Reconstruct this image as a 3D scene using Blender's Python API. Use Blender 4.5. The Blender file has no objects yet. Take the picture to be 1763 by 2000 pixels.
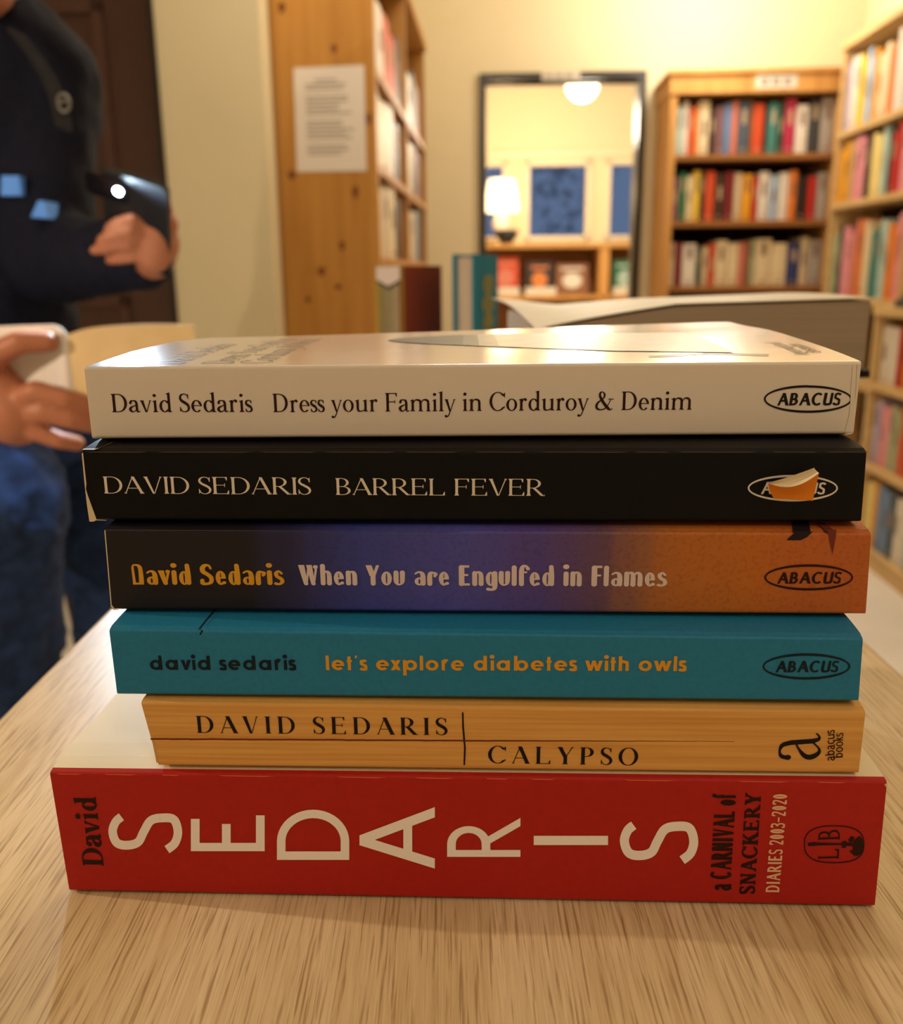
import bpy, bmesh, math, random
from mathutils import Vector, Matrix

# ================================================================= camera, world, light, exposure
scene = bpy.context.scene
COL = scene.collection
FPX, HOR, ROLL, CAMZ, TABLE = 1800., 530., -.009, .9093, .74
PITCH = math.atan((1000 - HOR) / FPX)
_c, _s = math.cos(PITCH), math.sin(PITCH)
FW = Vector((0, _c, -_s)); _up = Vector((0, _s, _c)); _rt = Vector((1, 0, 0))
RT = math.cos(ROLL) * _rt + math.sin(ROLL) * _up
UP = -math.sin(ROLL) * _rt + math.cos(ROLL) * _up
CAM = Vector((0, 0, CAMZ))
cd = bpy.data.cameras.new('camera'); camera = bpy.data.objects.new('camera', cd); COL.objects.link(camera)
camera.matrix_world = Matrix(((RT.x, UP.x, -FW.x, 0), (RT.y, UP.y, -FW.y, 0), (RT.z, UP.z, -FW.z, CAMZ), (0, 0, 0, 1)))
cd.sensor_fit = 'HORIZONTAL'; cd.sensor_width = 36; cd.lens = 36 * FPX / 1763
cd.clip_start = .01; cd.clip_end = 60
cd.dof.use_dof = True; cd.dof.focus_distance = .247; cd.dof.aperture_fstop = 15.
scene.camera = camera
scene.view_settings.view_transform = 'Standard'; scene.view_settings.look = 'None'
scene.view_settings.exposure = 0.; scene.view_settings.gamma = 1.; scene.view_settings.use_curve_mapping = False
scene.cycles.use_denoising = True
scene.cycles.max_bounces = 8; scene.cycles.diffuse_bounces = 5; scene.cycles.glossy_bounces = 4
scene.cycles.sample_clamp_indirect = 4.

world = bpy.data.worlds.new('dusk'); scene.world = world; world.use_nodes = True
world.node_tree.nodes['Background'].inputs[0].default_value = (.17, .25, .43, 1)      # blue dusk outside the windows
world.node_tree.nodes['Background'].inputs[1].default_value = .75

TH = math.radians(3.)                                         # the room is turned a little against the table
def R(u, v, z=0.): return Vector((u * math.cos(TH) + v * math.sin(TH), -u * math.sin(TH) + v * math.cos(TH), z))
def lamp(name, loc, power, color, radius=.1, kind='POINT', **k):
    l = bpy.data.lights.new(name, kind); l.energy = power; l.color = color
    if kind == 'AREA': l.shape = 'DISK'; l.size = radius
    else: l.shadow_soft_size = radius
    for a, b in k.items(): setattr(l, a, b)
    o = bpy.data.objects.new(name, l); COL.objects.link(o); o.location = loc; return o
WARM = (1., .86, .66)
UNSEEN_GLOBES = [(.92, 4.28, 2.38, 33), (-.05, 2.3, 2.40, 24), (.55, -.9, 2.40, 9.5)]    # assumed unseen hanging globes of this room, the last added as front fill: u, v, height, watts
FAR_GLOBE = (.507, 6.2, 2.02, 62)
ASSUMED_FLOOR_LAMP = (Vector((-1.02, .37, 1.06)), 18.0)  # assumed lamp, unseen on the left: position, watts
TABLE_LAMP = (.018, 7.70, 1.48, 12)
TORCH_POWER = 7.5

# ================================================================= helpers
def ray(px, py): return FW + RT * ((px - 881.5) / FPX) - UP * ((py - 1000) / FPX)
def at(px, py, Y):                                            # the point of the photo on the upright plane y = Y
    d = ray(px, py); return CAM + d * (Y / d.y)
def on_plane(px, py, o, n):
    d = ray(px, py); return CAM + d * ((o - CAM).dot(n) / d.dot(n))
def lin(r, g, b):                                             # 0-255 screen colour to scene colour
    f = lambda c: c / 12.92 if c <= .04045 else ((c + .055) / 1.055) ** 2.4
    return (f(r / 255), f(g / 255), f(b / 255), 1)

def tag(o, label=None, cat=None, group=None, kind=None):
    for k, v in (('label', label), ('category', cat), ('group', group), ('kind', kind)):
        if v: o[k] = v
    return o
def empty(name, loc, label=None, cat=None, group=None):
    o = bpy.data.objects.new(name, None); COL.objects.link(o); o.location = loc; o.empty_display_size = .02
    return tag(o, label, cat, group)

MATS = {}
def mat(name, col=(.5, .5, .5, 1), rough=.6, spec=.3, noise=0., nscale=40., bump=0., bscale=200., metal=0., coat=0., emit=None, estr=0., stretch=(1, 1, 1), col2=None):
    if name in MATS: return MATS[name]
    m = bpy.data.materials.new(name); m.use_nodes = True; nt = m.node_tree; b = nt.nodes['Principled BSDF']
    if len(col) == 3: col = (*col, 1)
    b.inputs['Base Color'].default_value = col; b.inputs['Roughness'].default_value = rough
    b.inputs['Specular IOR Level'].default_value = spec; b.inputs['Metallic'].default_value = metal
    if coat: b.inputs['Coat Weight'].default_value = coat; b.inputs['Coat Roughness'].default_value = .18
    if emit: b.inputs['Emission Color'].default_value = (*emit[:3], 1); b.inputs['Emission Strength'].default_value = estr
    if noise or bump or col2:
        tc = nt.nodes.new('ShaderNodeTexCoord'); mp = nt.nodes.new('ShaderNodeMapping'); mp.inputs['Scale'].default_value = stretch
        nt.links.new(tc.outputs['Object'], mp.inputs[0])
    if noise or col2:
        n = nt.nodes.new('ShaderNodeTexNoise'); n.inputs['Scale'].default_value = nscale; n.inputs['Detail'].default_value = 5
        nt.links.new(mp.outputs[0], n.inputs[0])
        r = nt.nodes.new('ShaderNodeValToRGB')
        r.color_ramp.elements[0].position = .3; r.color_ramp.elements[1].position = .7
        c2 = col2 if col2 else tuple(c * (1 + noise) for c in col[:3]) + (1,)
        if len(c2) == 3: c2 = (*c2, 1)
        c1 = col if col2 else tuple(c * (1 - noise) for c in col[:3]) + (1,)
        r.color_ramp.elements[0].color = c1; r.color_ramp.elements[1].color = c2
        nt.links.new(n.outputs['Fac'], r.inputs[0]); nt.links.new(r.outputs[0], b.inputs['Base Color'])
    if bump:
        n2 = nt.nodes.new('ShaderNodeTexNoise'); n2.inputs['Scale'].default_value = bscale; n2.inputs['Detail'].default_value = 4
        nt.links.new(mp.outputs[0], n2.inputs[0])
        bp = nt.nodes.new('ShaderNodeBump'); bp.inputs['Strength'].default_value = bump; bp.inputs['Distance'].default_value = .002
        nt.links.new(n2.outputs['Fac'], bp.inputs['Height']); nt.links.new(bp.outputs[0], b.inputs['Normal'])
    MATS[name] = m; return m

class MB:
    """collects faces, then links them as ONE mesh object"""
    def __init__(s): s.v = []; s.f = []; s.m = []
    def add(s, pts, faces, mi=0):
        o = len(s.v); s.v += [Vector(p) for p in pts]; s.f += [tuple(i + o for i in f) for f in faces]; s.m += [mi] * len(faces)
    def hexa(s, p, mi=0):                                     # 8 points: bottom ring, top ring
        s.add(p, [(3, 2, 1, 0), (4, 5, 6, 7), (0, 1, 5, 4), (1, 2, 6, 5), (2, 3, 7, 6), (3, 0, 4, 7)], mi)
    def box(s, a, b, mi=0, T=lambda p: Vector(p)):
        (x0, y0, z0), (x1, y1, z1) = a, b
        s.hexa([T(p) for p in ((x0, y0, z0), (x1, y0, z0), (x1, y1, z0), (x0, y1, z0), (x0, y0, z1), (x1, y0, z1), (x1, y1, z1), (x0, y1, z1))], mi)
    def rbox(s, a, b, mi=0): s.box(a, b, mi, lambda p: R(*p))  # box in room axes
    def grid(s, rows, mi=0, close=False):
        n = len(rows[0]); o = [p for r in rows for p in r]; f = []
        for i in range(len(rows) - 1):
            for j in range(n - 1 if not close else n):
                f.append((i * n + j, i * n + (j + 1) % n, (i + 1) * n + (j + 1) % n, (i + 1) * n + j))
        s.add(o, f, mi)
    def tube(s, path, rad, n=14, mi=0, cap=True):
        P = [Vector(p) for p in path]; rows = []
        if not isinstance(rad, (list, tuple)): rad = [rad] * len(P)
        a = None
        for i, p in enumerate(P):
            t = (P[min(i + 1, len(P) - 1)] - P[max(i - 1, 0)]).normalized()
            if a is None: a = t.orthogonal().normalized()
            a = (a - t * a.dot(t)).normalized(); b = t.cross(a)
            rows.append([p + (a * math.cos(2 * math.pi * k / n) + b * math.sin(2 * math.pi * k / n)) * rad[i] for k in range(n)])
        s.grid(rows, mi, True)
        if cap:
            s.add(rows[0], [tuple(range(n))[::-1]], mi); s.add(rows[-1], [tuple(range(n))], mi)
    def capsule(s, p, q, r0, r1, n=16, flat=None, mi=0):      # tapered limb with round ends; flat = (axis, factor)
        p, q = Vector(p), Vector(q); t = (q - p).normalized(); path = []; rad = []
        for k in range(6): a = math.pi / 2 * k / 6; path.append(p - t * r0 * math.cos(a)); rad.append(max(r0 * math.sin(a), 1e-5))
        for k in range(5): path.append(p.lerp(q, k / 4)); rad.append(r0 + (r1 - r0) * k / 4)
        for k in range(1, 7): a = math.pi / 2 * k / 6; path.append(q + t * r1 * math.sin(a)); rad.append(max(r1 * math.cos(a), 1e-5))
        o = len(s.v); s.tube(path, rad, n, mi)
        if flat:
            ax = Vector(flat[0]).normalized(); c = (p + q) / 2
            for i in range(o, len(s.v)): d = (s.v[i] - c).dot(ax); s.v[i] -= ax * d * (1 - flat[1])
    def ball(s, c, r, n=16, m=10, mi=0):
        c = Vector(c); r = Vector(r) if isinstance(r, (tuple, list)) else Vector((r, r, r)); rows = []
        for i in range(m + 1):
            a = math.pi * i / m; q = max(math.sin(a), 1e-4)
            rows.append([c + Vector((r.x * q * math.cos(2 * math.pi * k / n), r.y * q * math.sin(2 * math.pi * k / n), -r.z * math.cos(a))) for k in range(n)])
        s.grid(rows, mi, True)
    def lathe(s, c, prof, n=28, mi=0):                        # (radius, height) from the base up
        c = Vector(c)
        s.grid([[c + Vector((max(r, 1e-5) * math.cos(2 * math.pi * k / n), max(r, 1e-5) * math.sin(2 * math.pi * k / n), z)) for k in range(n)] for r, z in prof], mi, True)
    def prism(s, poly, d, mi=0):                              # planar outline pushed along d
        n = len(poly); P = [Vector(p) for p in poly]; d = Vector(d)
        s.add(P + [p + d for p in P], [tuple(range(n))[::-1], tuple(range(n, 2 * n))] + [(i, (i + 1) % n, (i + 1) % n + n, i + n) for i in range(n)], mi)
    def build(s, name, mats, parent=None, origin=None, smooth=False, fix=True, bevel=0.):
        if not isinstance(mats, (list, tuple)): mats = [mats]
        base = Vector((0, 0, 0)); p = parent
        while p: base += p.location; p = p.parent
        if origin is None: origin = base if parent else Vector((sum((v.x for v in s.v)) / len(s.v), sum((v.y for v in s.v)) / len(s.v), min(v.z for v in s.v)))
        origin = Vector(origin)
        me = bpy.data.meshes.new(name); me.from_pydata([v - origin for v in s.v], [], s.f); 
        for m in mats: me.materials.append(m)
        for p, i in zip(me.polygons, s.m): p.material_index = i; p.use_smooth = smooth
        if fix:
            bm = bmesh.new(); bm.from_mesh(me); bmesh.ops.recalc_face_normals(bm, faces=bm.faces); bm.to_mesh(me); bm.free()
        o = bpy.data.objects.new(name, me); COL.objects.link(o)
        if parent:
            o.parent = parent; o.location = origin - base
        else: o.location = origin
        if bevel:
            b = o.modifiers.new('bevel', 'BEVEL'); b.width = bevel; b.segments = 2; b.limit_method = 'ANGLE'
        return o
def struct(name, mb, m, **k): return tag(mb.build(name, m, **k), kind='structure')
# ---------------------------------------------------------------- lettering drawn as pen strokes (cap height = 1)
def _cr(P, n=7):
    out = []
    for i in range(len(P) - 1):
        p0 = P[max(i - 1, 0)]; p1 = P[i]; p2 = P[i + 1]; p3 = P[min(i + 2, len(P) - 1)]
        for k in range(n):
            t = k / n
            out.append(tuple(.5 * (2 * b + (c - a) * t + (2 * a - 5 * b + 4 * c - d) * t * t + (3 * b - a - 3 * c + d) * t ** 3)
                             for a, b, c, d in zip(p0, p1, p2, p3)))
    out.append(tuple(P[-1]))
    return out

class Pen:
    def __init__(s, T, t, ser=0., k=.03, xh=.64, wide=1., slant=0., asc=1.06, brk=.05):
        s.T, s.t, s.ser, s.k, s.xh, s.wide, s.slant, s.asc, s.brk = T, t, ser, k, xh, wide, slant, asc, brk
        s.F = []
    def f(s, *p): s.F.append([tuple(q) for q in p])
    def P(s, x0, y0, x1, y1, w, w1=None):                     # stroke cut level at both ends
        w1 = w if w1 is None else w1
        s.f((x0 - w / 2, y0), (x0 + w / 2, y0), (x1 + w1 / 2, y1), (x1 - w1 / 2, y1))
    def H(s, x0, y0, x1, y1): s.f((x0, y0), (x1, y0), (x1, y1), (x0, y1))
    def C(s, pts, n=7, rnd=False):                            # curved stroke (x, y, width)
        Q = _cr([tuple(p) for p in pts], n); L = []; R = []
        for i, (x, y, w) in enumerate(Q):
            a = Q[max(i - 1, 0)]; b = Q[min(i + 1, len(Q) - 1)]
            dx, dy = b[0] - a[0], b[1] - a[1]; l = math.hypot(dx, dy) or 1
            L.append((x - dy / l * w / 2, y + dx / l * w / 2)); R.append((x + dy / l * w / 2, y - dx / l * w / 2))
        for i in range(len(Q) - 1): s.f(R[i], R[i + 1], L[i + 1], L[i])
        if rnd:
            for q in (Q[0], Q[-1]): s.dot(q[0], q[1], q[2] / 2)
    def E(s, cx, cy, rx, ry, a0=0, a1=360, T=None, t=None, n=40, ax=0):   # bowl: heavy at the sides, light above and below
        T = s.T if T is None else T; t = s.t if t is None else t
        n = max(6, int(n * abs(a1 - a0) / 360)); o = []; i_ = []
        for k in range(n + 1):
            a = math.radians(a0 + (a1 - a0) * k / n); c, q = math.cos(a), math.sin(a)
            o.append((cx + rx * c, cy + ry * q))
            a2 = a + math.radians(ax)
            i_.append((cx + (rx - T) * math.cos(a), cy + (ry - t) * math.sin(a) + ax * .002 * math.cos(a)))
        for k in range(n): s.f(o[k], o[k + 1], i_[k + 1], i_[k])
    def dot(s, x, y, r, n=14):
        s.F.append([(x + r * math.cos(2 * math.pi * k / n), y + r * math.sin(2 * math.pi * k / n)) for k in range(n)])
    def foot(s, x, y, w, up=1, l=None, r=None):               # bracketed slab serif at (x, y)
        if not s.ser: return
        l = s.ser if l is None else l; r = s.ser if r is None else r; k = s.k * up; b = s.brk * up
        s.H(x - w / 2 - l, y, x + w / 2 + r, y + k)
        if l: s.f((x - w / 2 - l * .6, y + k), (x - w / 2, y + k), (x - w / 2, y + k + b))
        if r: s.f((x + w / 2 + r * .6, y + k), (x + w / 2, y + k), (x + w / 2, y + k + b))
    def flag(s, x, y, w):                                     # slanted head serif of small letters
        if not s.ser: return
        l = s.ser * 1.15
        s.f((x - w / 2 - l, y - .055 - s.k * .5), (x - w / 2, y - .03 - s.k * 1.6), (x + w / 2, y - .03), (x + w / 2, y + .02), (x - w / 2 - l, y - .045))
    def stem(s, x, y0, y1, w=None, fb=1, ft=1):
        w = s.T if w is None else w
        s.P(x, y0, x, y1, w)
        if fb: s.foot(x, y0, w)
        if ft: s.foot(x, y1, w, -1)
    def wedge(s, x, y, h, d=-1, w=None):                      # beak ending a thin arm
        if not s.ser: return
        w = s.t * 1.3 if w is None else w
        s.f((x - w - h * .25, y), (x, y), (x, y + d * h), (x - w * .6, y + d * h))

    # each glyph returns its advance width
    def glyph(s, ch):
        T, t, ser, xh, A = s.T, s.t, s.ser, s.xh, s.asc
        m = .035 + ser                                        # side bearing of a stem
        x = m + T / 2
        tl = T * .9                                           # small-letter stem
        if ch == ' ': return .30
        if ch == 'I': s.stem(x, 0, 1); return 2 * m + T
        if ch == 'D':
            s.stem(x, 0, 1, ft=1); s.H(x, 0, x + .22, t); s.H(x, 1 - t, x + .22, 1)
            s.E(x + .2, .5, .44, .5, -90, 90); return x + .2 + .44 + .05
        if ch in 'EFL':
            w = .50 if ser else .42
            s.stem(x, 0, 1, ft=1)
            if ch != 'L':
                s.H(x, 1 - t, x + w - .02, 1); s.wedge(x + w - .02, 1, .2, -1)
                y = .52
                s.H(x, y - t / 2, x + w * .78, y + t / 2)
                if ser: s.f((x + w * .78 - t * .8, y - .1), (x + w * .78, y - .1), (x + w * .78, y + .1), (x + w * .78 - t * .8, y + .1))
            if ch != 'F': s.H(x, 0, x + w + .03, t); s.wedge(x + w + .03, 0, .22, 1)
            return x + w + .08 - (.04 if ch == 'F' else 0)
        if ch in 'BPR':
            s.stem(x, 0, 1, fb=1)
            h = .5 if ch == 'B' else .47
            s.H(x, 1 - t, x + .18, 1); s.H(x, h - t / 2, x + .2, h + t / 2)
            ry = (1 - h + t / 2) / 2
            s.E(x + .16, 1 - ry, .27 if ch == 'B' else .31, ry, -90, 90)
            if ch == 'B':
                r2 = (h + t / 2) / 2
                s.H(x, 0, x + .2, t); s.E(x + .18, r2, .32, r2, -90, 90); return x + .56
            if ch == 'R':
                s.P(x + .54, 0, x + .20, h, T * 1.2)
                if ser: s.foot(x + .55, 0, T * 1.1, l=0, r=ser * .8)
                return x + .64
            return x + .53
        if ch in 'OC':
            if ch == 'O': s.E(.46, .5, .43, .52); return .92
            a = 38 if ser else 48
            s.E(.46, .5, .43, .52, a, 360 - a)
            if ser:
                xe = .46 + .43 * math.cos(math.radians(a)); ye = .5 + .52 * math.sin(math.radians(a))
                s.f((xe - .015 - t, ye + .1), (xe + .02, 1.0), (xe + .02, ye - .12), (xe - t, ye - .03))
                s.f((xe - t, 1 - ye + .03), (xe + .01, 1 - ye + .10), (xe + .01, 1 - ye - .02), (xe - .03 - t, 1 - ye - .06))
            return .84
        if ch == 'S' or ch == 's':
            q = 1. if ch == 'S' else xh; qx = 1. if ch == 'S' else xh * 1.04
            Tm = T if ch == 'S' else T * .9
            M = (T + t) / 2
            tt = t * (1.25 if ser else 1)
            c = [(.455, .80, tt), (.40, .93, tt), (.27, 1.01 - t / 2, t * 1.1), (.12, .92, M), (.075, .755, Tm * .85), (.14, .62, Tm), (.27, .52, Tm * 1.1), (.41, .40, Tm), (.47, .245, Tm * .85), (.42, .09, M), (.27, -.01 + t / 2, t * 1.1), (.13, .06, tt), (.055, .215, tt)]
            if not ser: c = [(.47, .83, t), (.40, .945 - t * .3, t), (.27, 1.01 - t / 2, t), (.125, .93 - t * .3, t), (.03 + t / 2, .755, t), (.13, .60, t), (.27, .52, t), (.42, .42, t), (.515 - t / 2, .25, t), (.43, .08 + t * .2, t), (.27, -.01 + t / 2, t), (.12, .055 + t * .3, t), (.03, .20, t)]
            s.C([(a * qx, b * q, w) for a, b, w in c])
            if ser:
                s.f((.455 * qx - t * .4, .72 * q), (.475 * qx, .72 * q), (.475 * qx, 1.0 * q), (.455 * qx - t * .4, .95 * q))
                s.f((.035 * qx, .01 * q), (.055 * qx + t * .4, .06 * q), (.055 * qx + t * .4, .29 * q), (.035 * qx, .29 * q))
            return .54 * qx
        if ch == 'A':
            w = .74 if ser else .80; xm = w / 2 + .02
            s.P(.05 + t / 2, 0, xm - .01, 1, t * 1.15 if ser else t * 1.1); s.P(w - .03, 0, xm - T * .12, 1, T * 1.12)
            y = .30; s.H(.05 + (xm - .05) * y / 1 + .02, y, w - .03 - (w - .03 - xm) * y - .02, y + t)
            s.foot(.05 + t / 2, 0, t, l=ser * .75, r=ser * .9); s.foot(w - .03, 0, T, l=ser * .8, r=ser * .75)
            return w + .05
        if ch == 'V':
            w = .72
            s.P(.05 + T / 2, 1, w / 2 + .02, 0, T * 1.12, T * .7); s.P(w - .04, 1, w / 2 + .05, 0, t * 1.15, t)
            s.foot(.05 + T / 2, 1, T, -1, l=ser * .7, r=ser * .8); s.foot(w - .04, 1, t, -1, l=ser * .9, r=ser * .7)
            return w + .04
        if ch == 'Y':
            s.P(.06 + T / 2, 1, .38, .42, T * 1.15); s.P(.68, 1, .40, .42, t * 1.2); s.stem(.38, 0, .46, ft=0)
            s.foot(.06 + T / 2, 1, T, -1, l=ser * .7, r=ser * .8); s.foot(.68, 1, t, -1); return .76
        if ch == 'K':
            s.stem(x, 0, 1); s.P(x + T * .3, .40, x + .46, 1, t * 1.5 if ser else T); s.P(x + .54, 0, x + .2, .6, T * 1.2)
            s.foot(x + .47, 1, t, -1); s.foot(x + .54, 0, T); return x + .64 + ser * .5
        if ch == 'N':
            w = .58; s.stem(m + t / 2 + .03, 0, 1, t * 1.2 if ser else T); s.P(m + T * .5, 1, m + w, 0, T * 1.15); s.P(m + w, 0, m + w, 1, t * 1.2 if ser else T)
            s.foot(m + w, 1, t, -1); return m + w + t + m
        if ch == 'U':
            w = .56; s.P(m + T / 2, .28, m + T / 2, 1, T); s.C([(m + T / 2, .32, T), (m + T / 2 + .03, .12, T * .95), (m + w / 2, t / 2 - .01, t * 1.2), (m + w - .03, .12, T * .9), (m + w, .32, T * .9)]); s.P(m + w, .28, m + w, 1, T * .9)
            return m + w + T / 2 + m
        if ch == 'J':
            s.stem(.3, .2, 1, fb=0); s.C([(.3, .22, T), (.26, .05, T * .8), (.12, .0, t)]); return .46
        if ch == '&':
            s.C([(.80, .60, t), (.70, .36, t), (.52, .10, t * 1.3), (.30, .0 + t * .5, t * 1.3), (.12, .08, T * .8), (.07, .24, T * .9), (.16, .42, T * .7), (.32, .55, t * 1.2), (.45, .70, T * .6), (.47, .86, T * .7), (.38, .98, t), (.27, .95, T * .7), (.23, .82, T * .8), (.30, .62, T), (.50, .30, T * 1.1), (.68, .08, T), (.80, .02, t * 1.2), (.88, .10, t)])
            s.H(.66, .58, .94, .62); return .98
        # small letters
        if ch in 'il':
            h = xh if ch == 'i' else A
            if ser: s.P(x, 0, x, h - .02, tl); s.foot(x, 0, tl); s.flag(x, h, tl)
            else: s.P(x, 0, x, h, tl)
            if ch == 'i': s.dot(x - .01, min(xh + .27, .98) if ser else xh + .24, T * .62 if ser else T * .68)
            return 2 * m + tl
        if ch in 'nmur':
            if ch == 'u':
                x0 = m + tl / 2; x1 = x0 + .40
                s.P(x0, .16, x0, xh - .02, tl); s.C([(x0, .2, tl), (x0 + .03, .06, tl * .9), (x0 + .15, .0 + t * .5, t * 1.3), (x0 + .29, .06, t * 1.2), (x1, .17, t)])
                s.P(x1, 0, x1, xh - .02, tl); s.flag(x0, xh, tl); s.flag(x1, xh, tl)
                if ser: s.foot(x1, 0, tl, l=0, r=ser)
                return x1 + tl / 2 + m
            s.P(x, 0, x, xh - .02 if ser else xh, tl); s.foot(x, 0, tl); s.flag(x, xh, tl)
            if ch == 'r':
                s.C([(x + tl * .3, xh - .2, t), (x + .10, xh - .05, t * 1.3), (x + .19, xh - .015, T * .8), (x + .25, xh - .06, T * .7)])
                if ser: s.dot(x + .22, xh - .055, T * .48)
                return x + .31
            for k in range(2 if ch == 'm' else 1):
                xa = x + .40 * k; xb = xa + .40
                s.C([(xa + tl * .3, xh - .18, t), (xa + .13, xh - .04, t * 1.3), (xa + .25, xh - t * .5, T * .7), (xb - .03, xh - .08, tl * .95), (xb, xh - .22, tl)])
                s.P(xb, 0, xb, xh - .2, tl); s.foot(xb, 0, tl, l=ser * .85)
            return xb + tl / 2 + m
        if ch == 'o': s.E(.31, xh / 2, .28, xh / 2 + .015, T=T * .95); return .62
        if ch == 'e':
            s.E(.30, xh / 2, .26, xh / 2 + .015, 20, 320, T=T * .95, t=t * 1.1)
            s.E(.30, xh / 2, .26, xh / 2 + .015, 0, 24, T=T * .7, t=t)
            s.H(.30 - .24, xh * .52, .30 + .25, xh * .52 + t * .9); return .58
        if ch == 'c':
            s.E(.30, xh / 2, .26, xh / 2 + .015, 45, 318, T=T * .95, t=t * 1.1)
            if ser: s.dot(.46, xh - .13, T * .5)
            return .54
        if ch in 'dbpq':
            r = .26
            if ch in 'dq':
                s.E(.30, xh / 2, r, xh / 2 + .015, 35, 325, T=T * .95, t=t * 1.15); xs = .30 + r - tl * .35
                s.C([(.30 + .16, xh - .06, t * 1.2), (xs, xh - .15, t * 1.2)]); s.C([(.30 + .16, .06, t * 1.2), (xs, .16, t * 1.2)])
                if ch == 'd':
                    s.P(xs, 0, xs, A - .02, tl); s.flag(xs, A, tl)
                    if ser: s.foot(xs, 0, tl, l=0, r=ser * 1.1)
                return xs + tl / 2 + m
            s.P(x, 0 if ch == 'b' else -.34, x, A if ch == 'b' else xh, tl)
            s.E(x - tl * .35 + r, xh / 2, r, xh / 2 + .015, T=T * .95, t=t * 1.15); return x + 2 * r + .02
        if ch == 'a':                                         # two-storey
            xs = .40
            s.C([(.085, xh - .16, T * .75), (.13, xh - .045, T * .7), (.24, xh - t * .4, t * 1.2), (.36, xh - .06, tl * .85), (xs, xh - .2, tl)])
            if ser: s.dot(.10, xh - .14, T * .5)
            s.P(xs, .08, xs, xh - .18, tl)
            s.C([(xs, .12, tl), (xs + .03, .03, tl * .7), (xs + .09, .015, t * 1.1), (xs + .15, .06, t)])
            s.C([(xs, xh * .60, t), (.26, xh * .52, t * 1.3), (.11, xh * .38, T * .8), (.075, xh * .22, T), (.14, .035, T * .7), (.24, .02, t * 1.2), (xs, .14, t)])
            return .55
        if ch in 'vy':
            w = .54
            s.P(.04 + tl / 2, xh, w / 2 + .01, 0, tl * 1.1, tl * .7); s.P(w - .03, xh, w / 2 + .03, 0, t * 1.2, t)
            s.foot(.04 + tl / 2, xh, tl, -1, l=ser * .6, r=ser * .6); s.foot(w - .03, xh, t, -1, l=ser * .7, r=ser * .5)
            if ch == 'y':
                s.C([(w / 2 + .03, .02, t * 1.2), (w / 2 - .04, -.18, t * 1.2), (w / 2 - .11, -.29, t * 1.3), (.06, -.30, T * .6)])
                if ser: s.dot(.07, -.28, T * .5)
            return w + .02
        if ch == 'f':
            s.P(.16, 0, .16, A - .2, tl); s.C([(.16, A - .25, tl), (.19, A - .07, tl * .9), (.29, A - .02, t * 1.3), (.37, A - .07, T * .7)])
            s.foot(.16, 0, tl); s.H(.03, xh - t, .33, xh); return .36
        if ch == 't':
            s.P(.15, 0, .15, xh + .24, tl); s.H(.02, xh - T * .8, .30, xh); return .33
        if ch == 'h':
            s.P(x, 0, x, A, tl); xb = x + .36
            s.C([(x, xh - .2, t), (x + .1, xh - .06, t), (x + .22, xh - t * .5, t), (xb - .02, xh - .12, t), (xb, xh - .28, tl)]); s.P(xb, 0, xb, xh - .25, tl)
            return xb + tl / 2 + m
        if ch == 'k':
            s.P(x, 0, x, A, tl); s.P(x + .02, xh * .42, x + .26, xh, tl * 1.1); s.P(x + .32, 0, x + .1, xh * .62, tl * 1.15); return x + .38
        if ch == 'w':
            d = .25; s.P(.08, xh, .08 + d * .75, 0, tl * 1.1); s.P(.08 + d * 1.5, xh, .08 + d * .75, 0, tl); s.P(.08 + d * 1.5, xh, .08 + d * 2.25, 0, tl); s.P(.08 + d * 3, xh, .08 + d * 2.25, 0, tl * 1.1)
            return d * 3 + .16
        if ch == 'x':
            s.P(.08, 0, .42, xh, tl * 1.2); s.P(.42, 0, .08, xh, tl * 1.2); return .50
        if ch == "'":
            s.f((.05, .80), (.12, .80), (.22, A), (.08, A)); return .24
        if ch == 'g':                                         # single-storey, closed tail
            s.E(.30, xh / 2, .26, xh / 2, T=T, t=t); s.P(.54, -.1, .54, xh, tl); s.E(.31, -.12, .25, .2, 180, 360, T=T, t=t); return .66
        if ch == '2':
            s.C([(.06, .74, t), (.10, .93, t), (.25, 1 - t / 2, t), (.40, .90, t), (.42, .70, t), (.30, .42, t), (.08, .06, t)]); s.H(.05, 0, .47, t); return .52
        if ch == '0': s.E(.26, .5, .23, .51, T=T, t=t); return .52
        if ch == '3':
            s.C([(.06, .80, t), (.12, .95, t), (.25, 1 - t / 2, t), (.40, .88, t), (.40, .66, t), (.20, .53, t)]); s.C([(.20, .53, t), (.40, .46, t), (.45, .26, t), (.38, .07, t), (.24, t / 2, t), (.10, .06, t), (.04, .22, t)]); return .51
        if ch == '-': s.H(.04, .42, .52, .42 + t * .8); return .56
        return .3

class Geo(Pen):                                               # round geometric sans with one-storey a
    def glyph(s, ch):
        if ch in 'adbpq' :
            T, xh = s.T, s.xh; r = xh / 2
            if ch in 'adq':
                s.E(.03 + r, r, r, r + .01, T=T, t=T * .92); xs = .03 + 2 * r - T * .38
                s.P(xs, 0, xs, xh if ch == 'a' else s.asc, T * .95); return xs + T / 2 + .07
            xs = .06 + T / 2; s.P(xs, 0 if ch == 'b' else -.36, xs, s.asc if ch == 'b' else xh, T * .95)
            s.E(xs - T * .12 + r, r, r, r + .01, T=T, t=T * .92); return xs + 2 * r + .0
        if ch in 'o': r = s.xh / 2; s.E(.03 + r, r, r, r + .01, T=s.T, t=s.T * .92); return 2 * r + .07
        if ch == 'e':
            r = s.xh / 2; s.E(.03 + r, r, r, r + .01, 0, 318, T=s.T, t=s.T * .92); s.H(.07, r - s.T * .35, .03 + 2 * r - .02, r + s.T * .3); return 2 * r + .07
        return Pen.glyph(s, ch)

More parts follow.
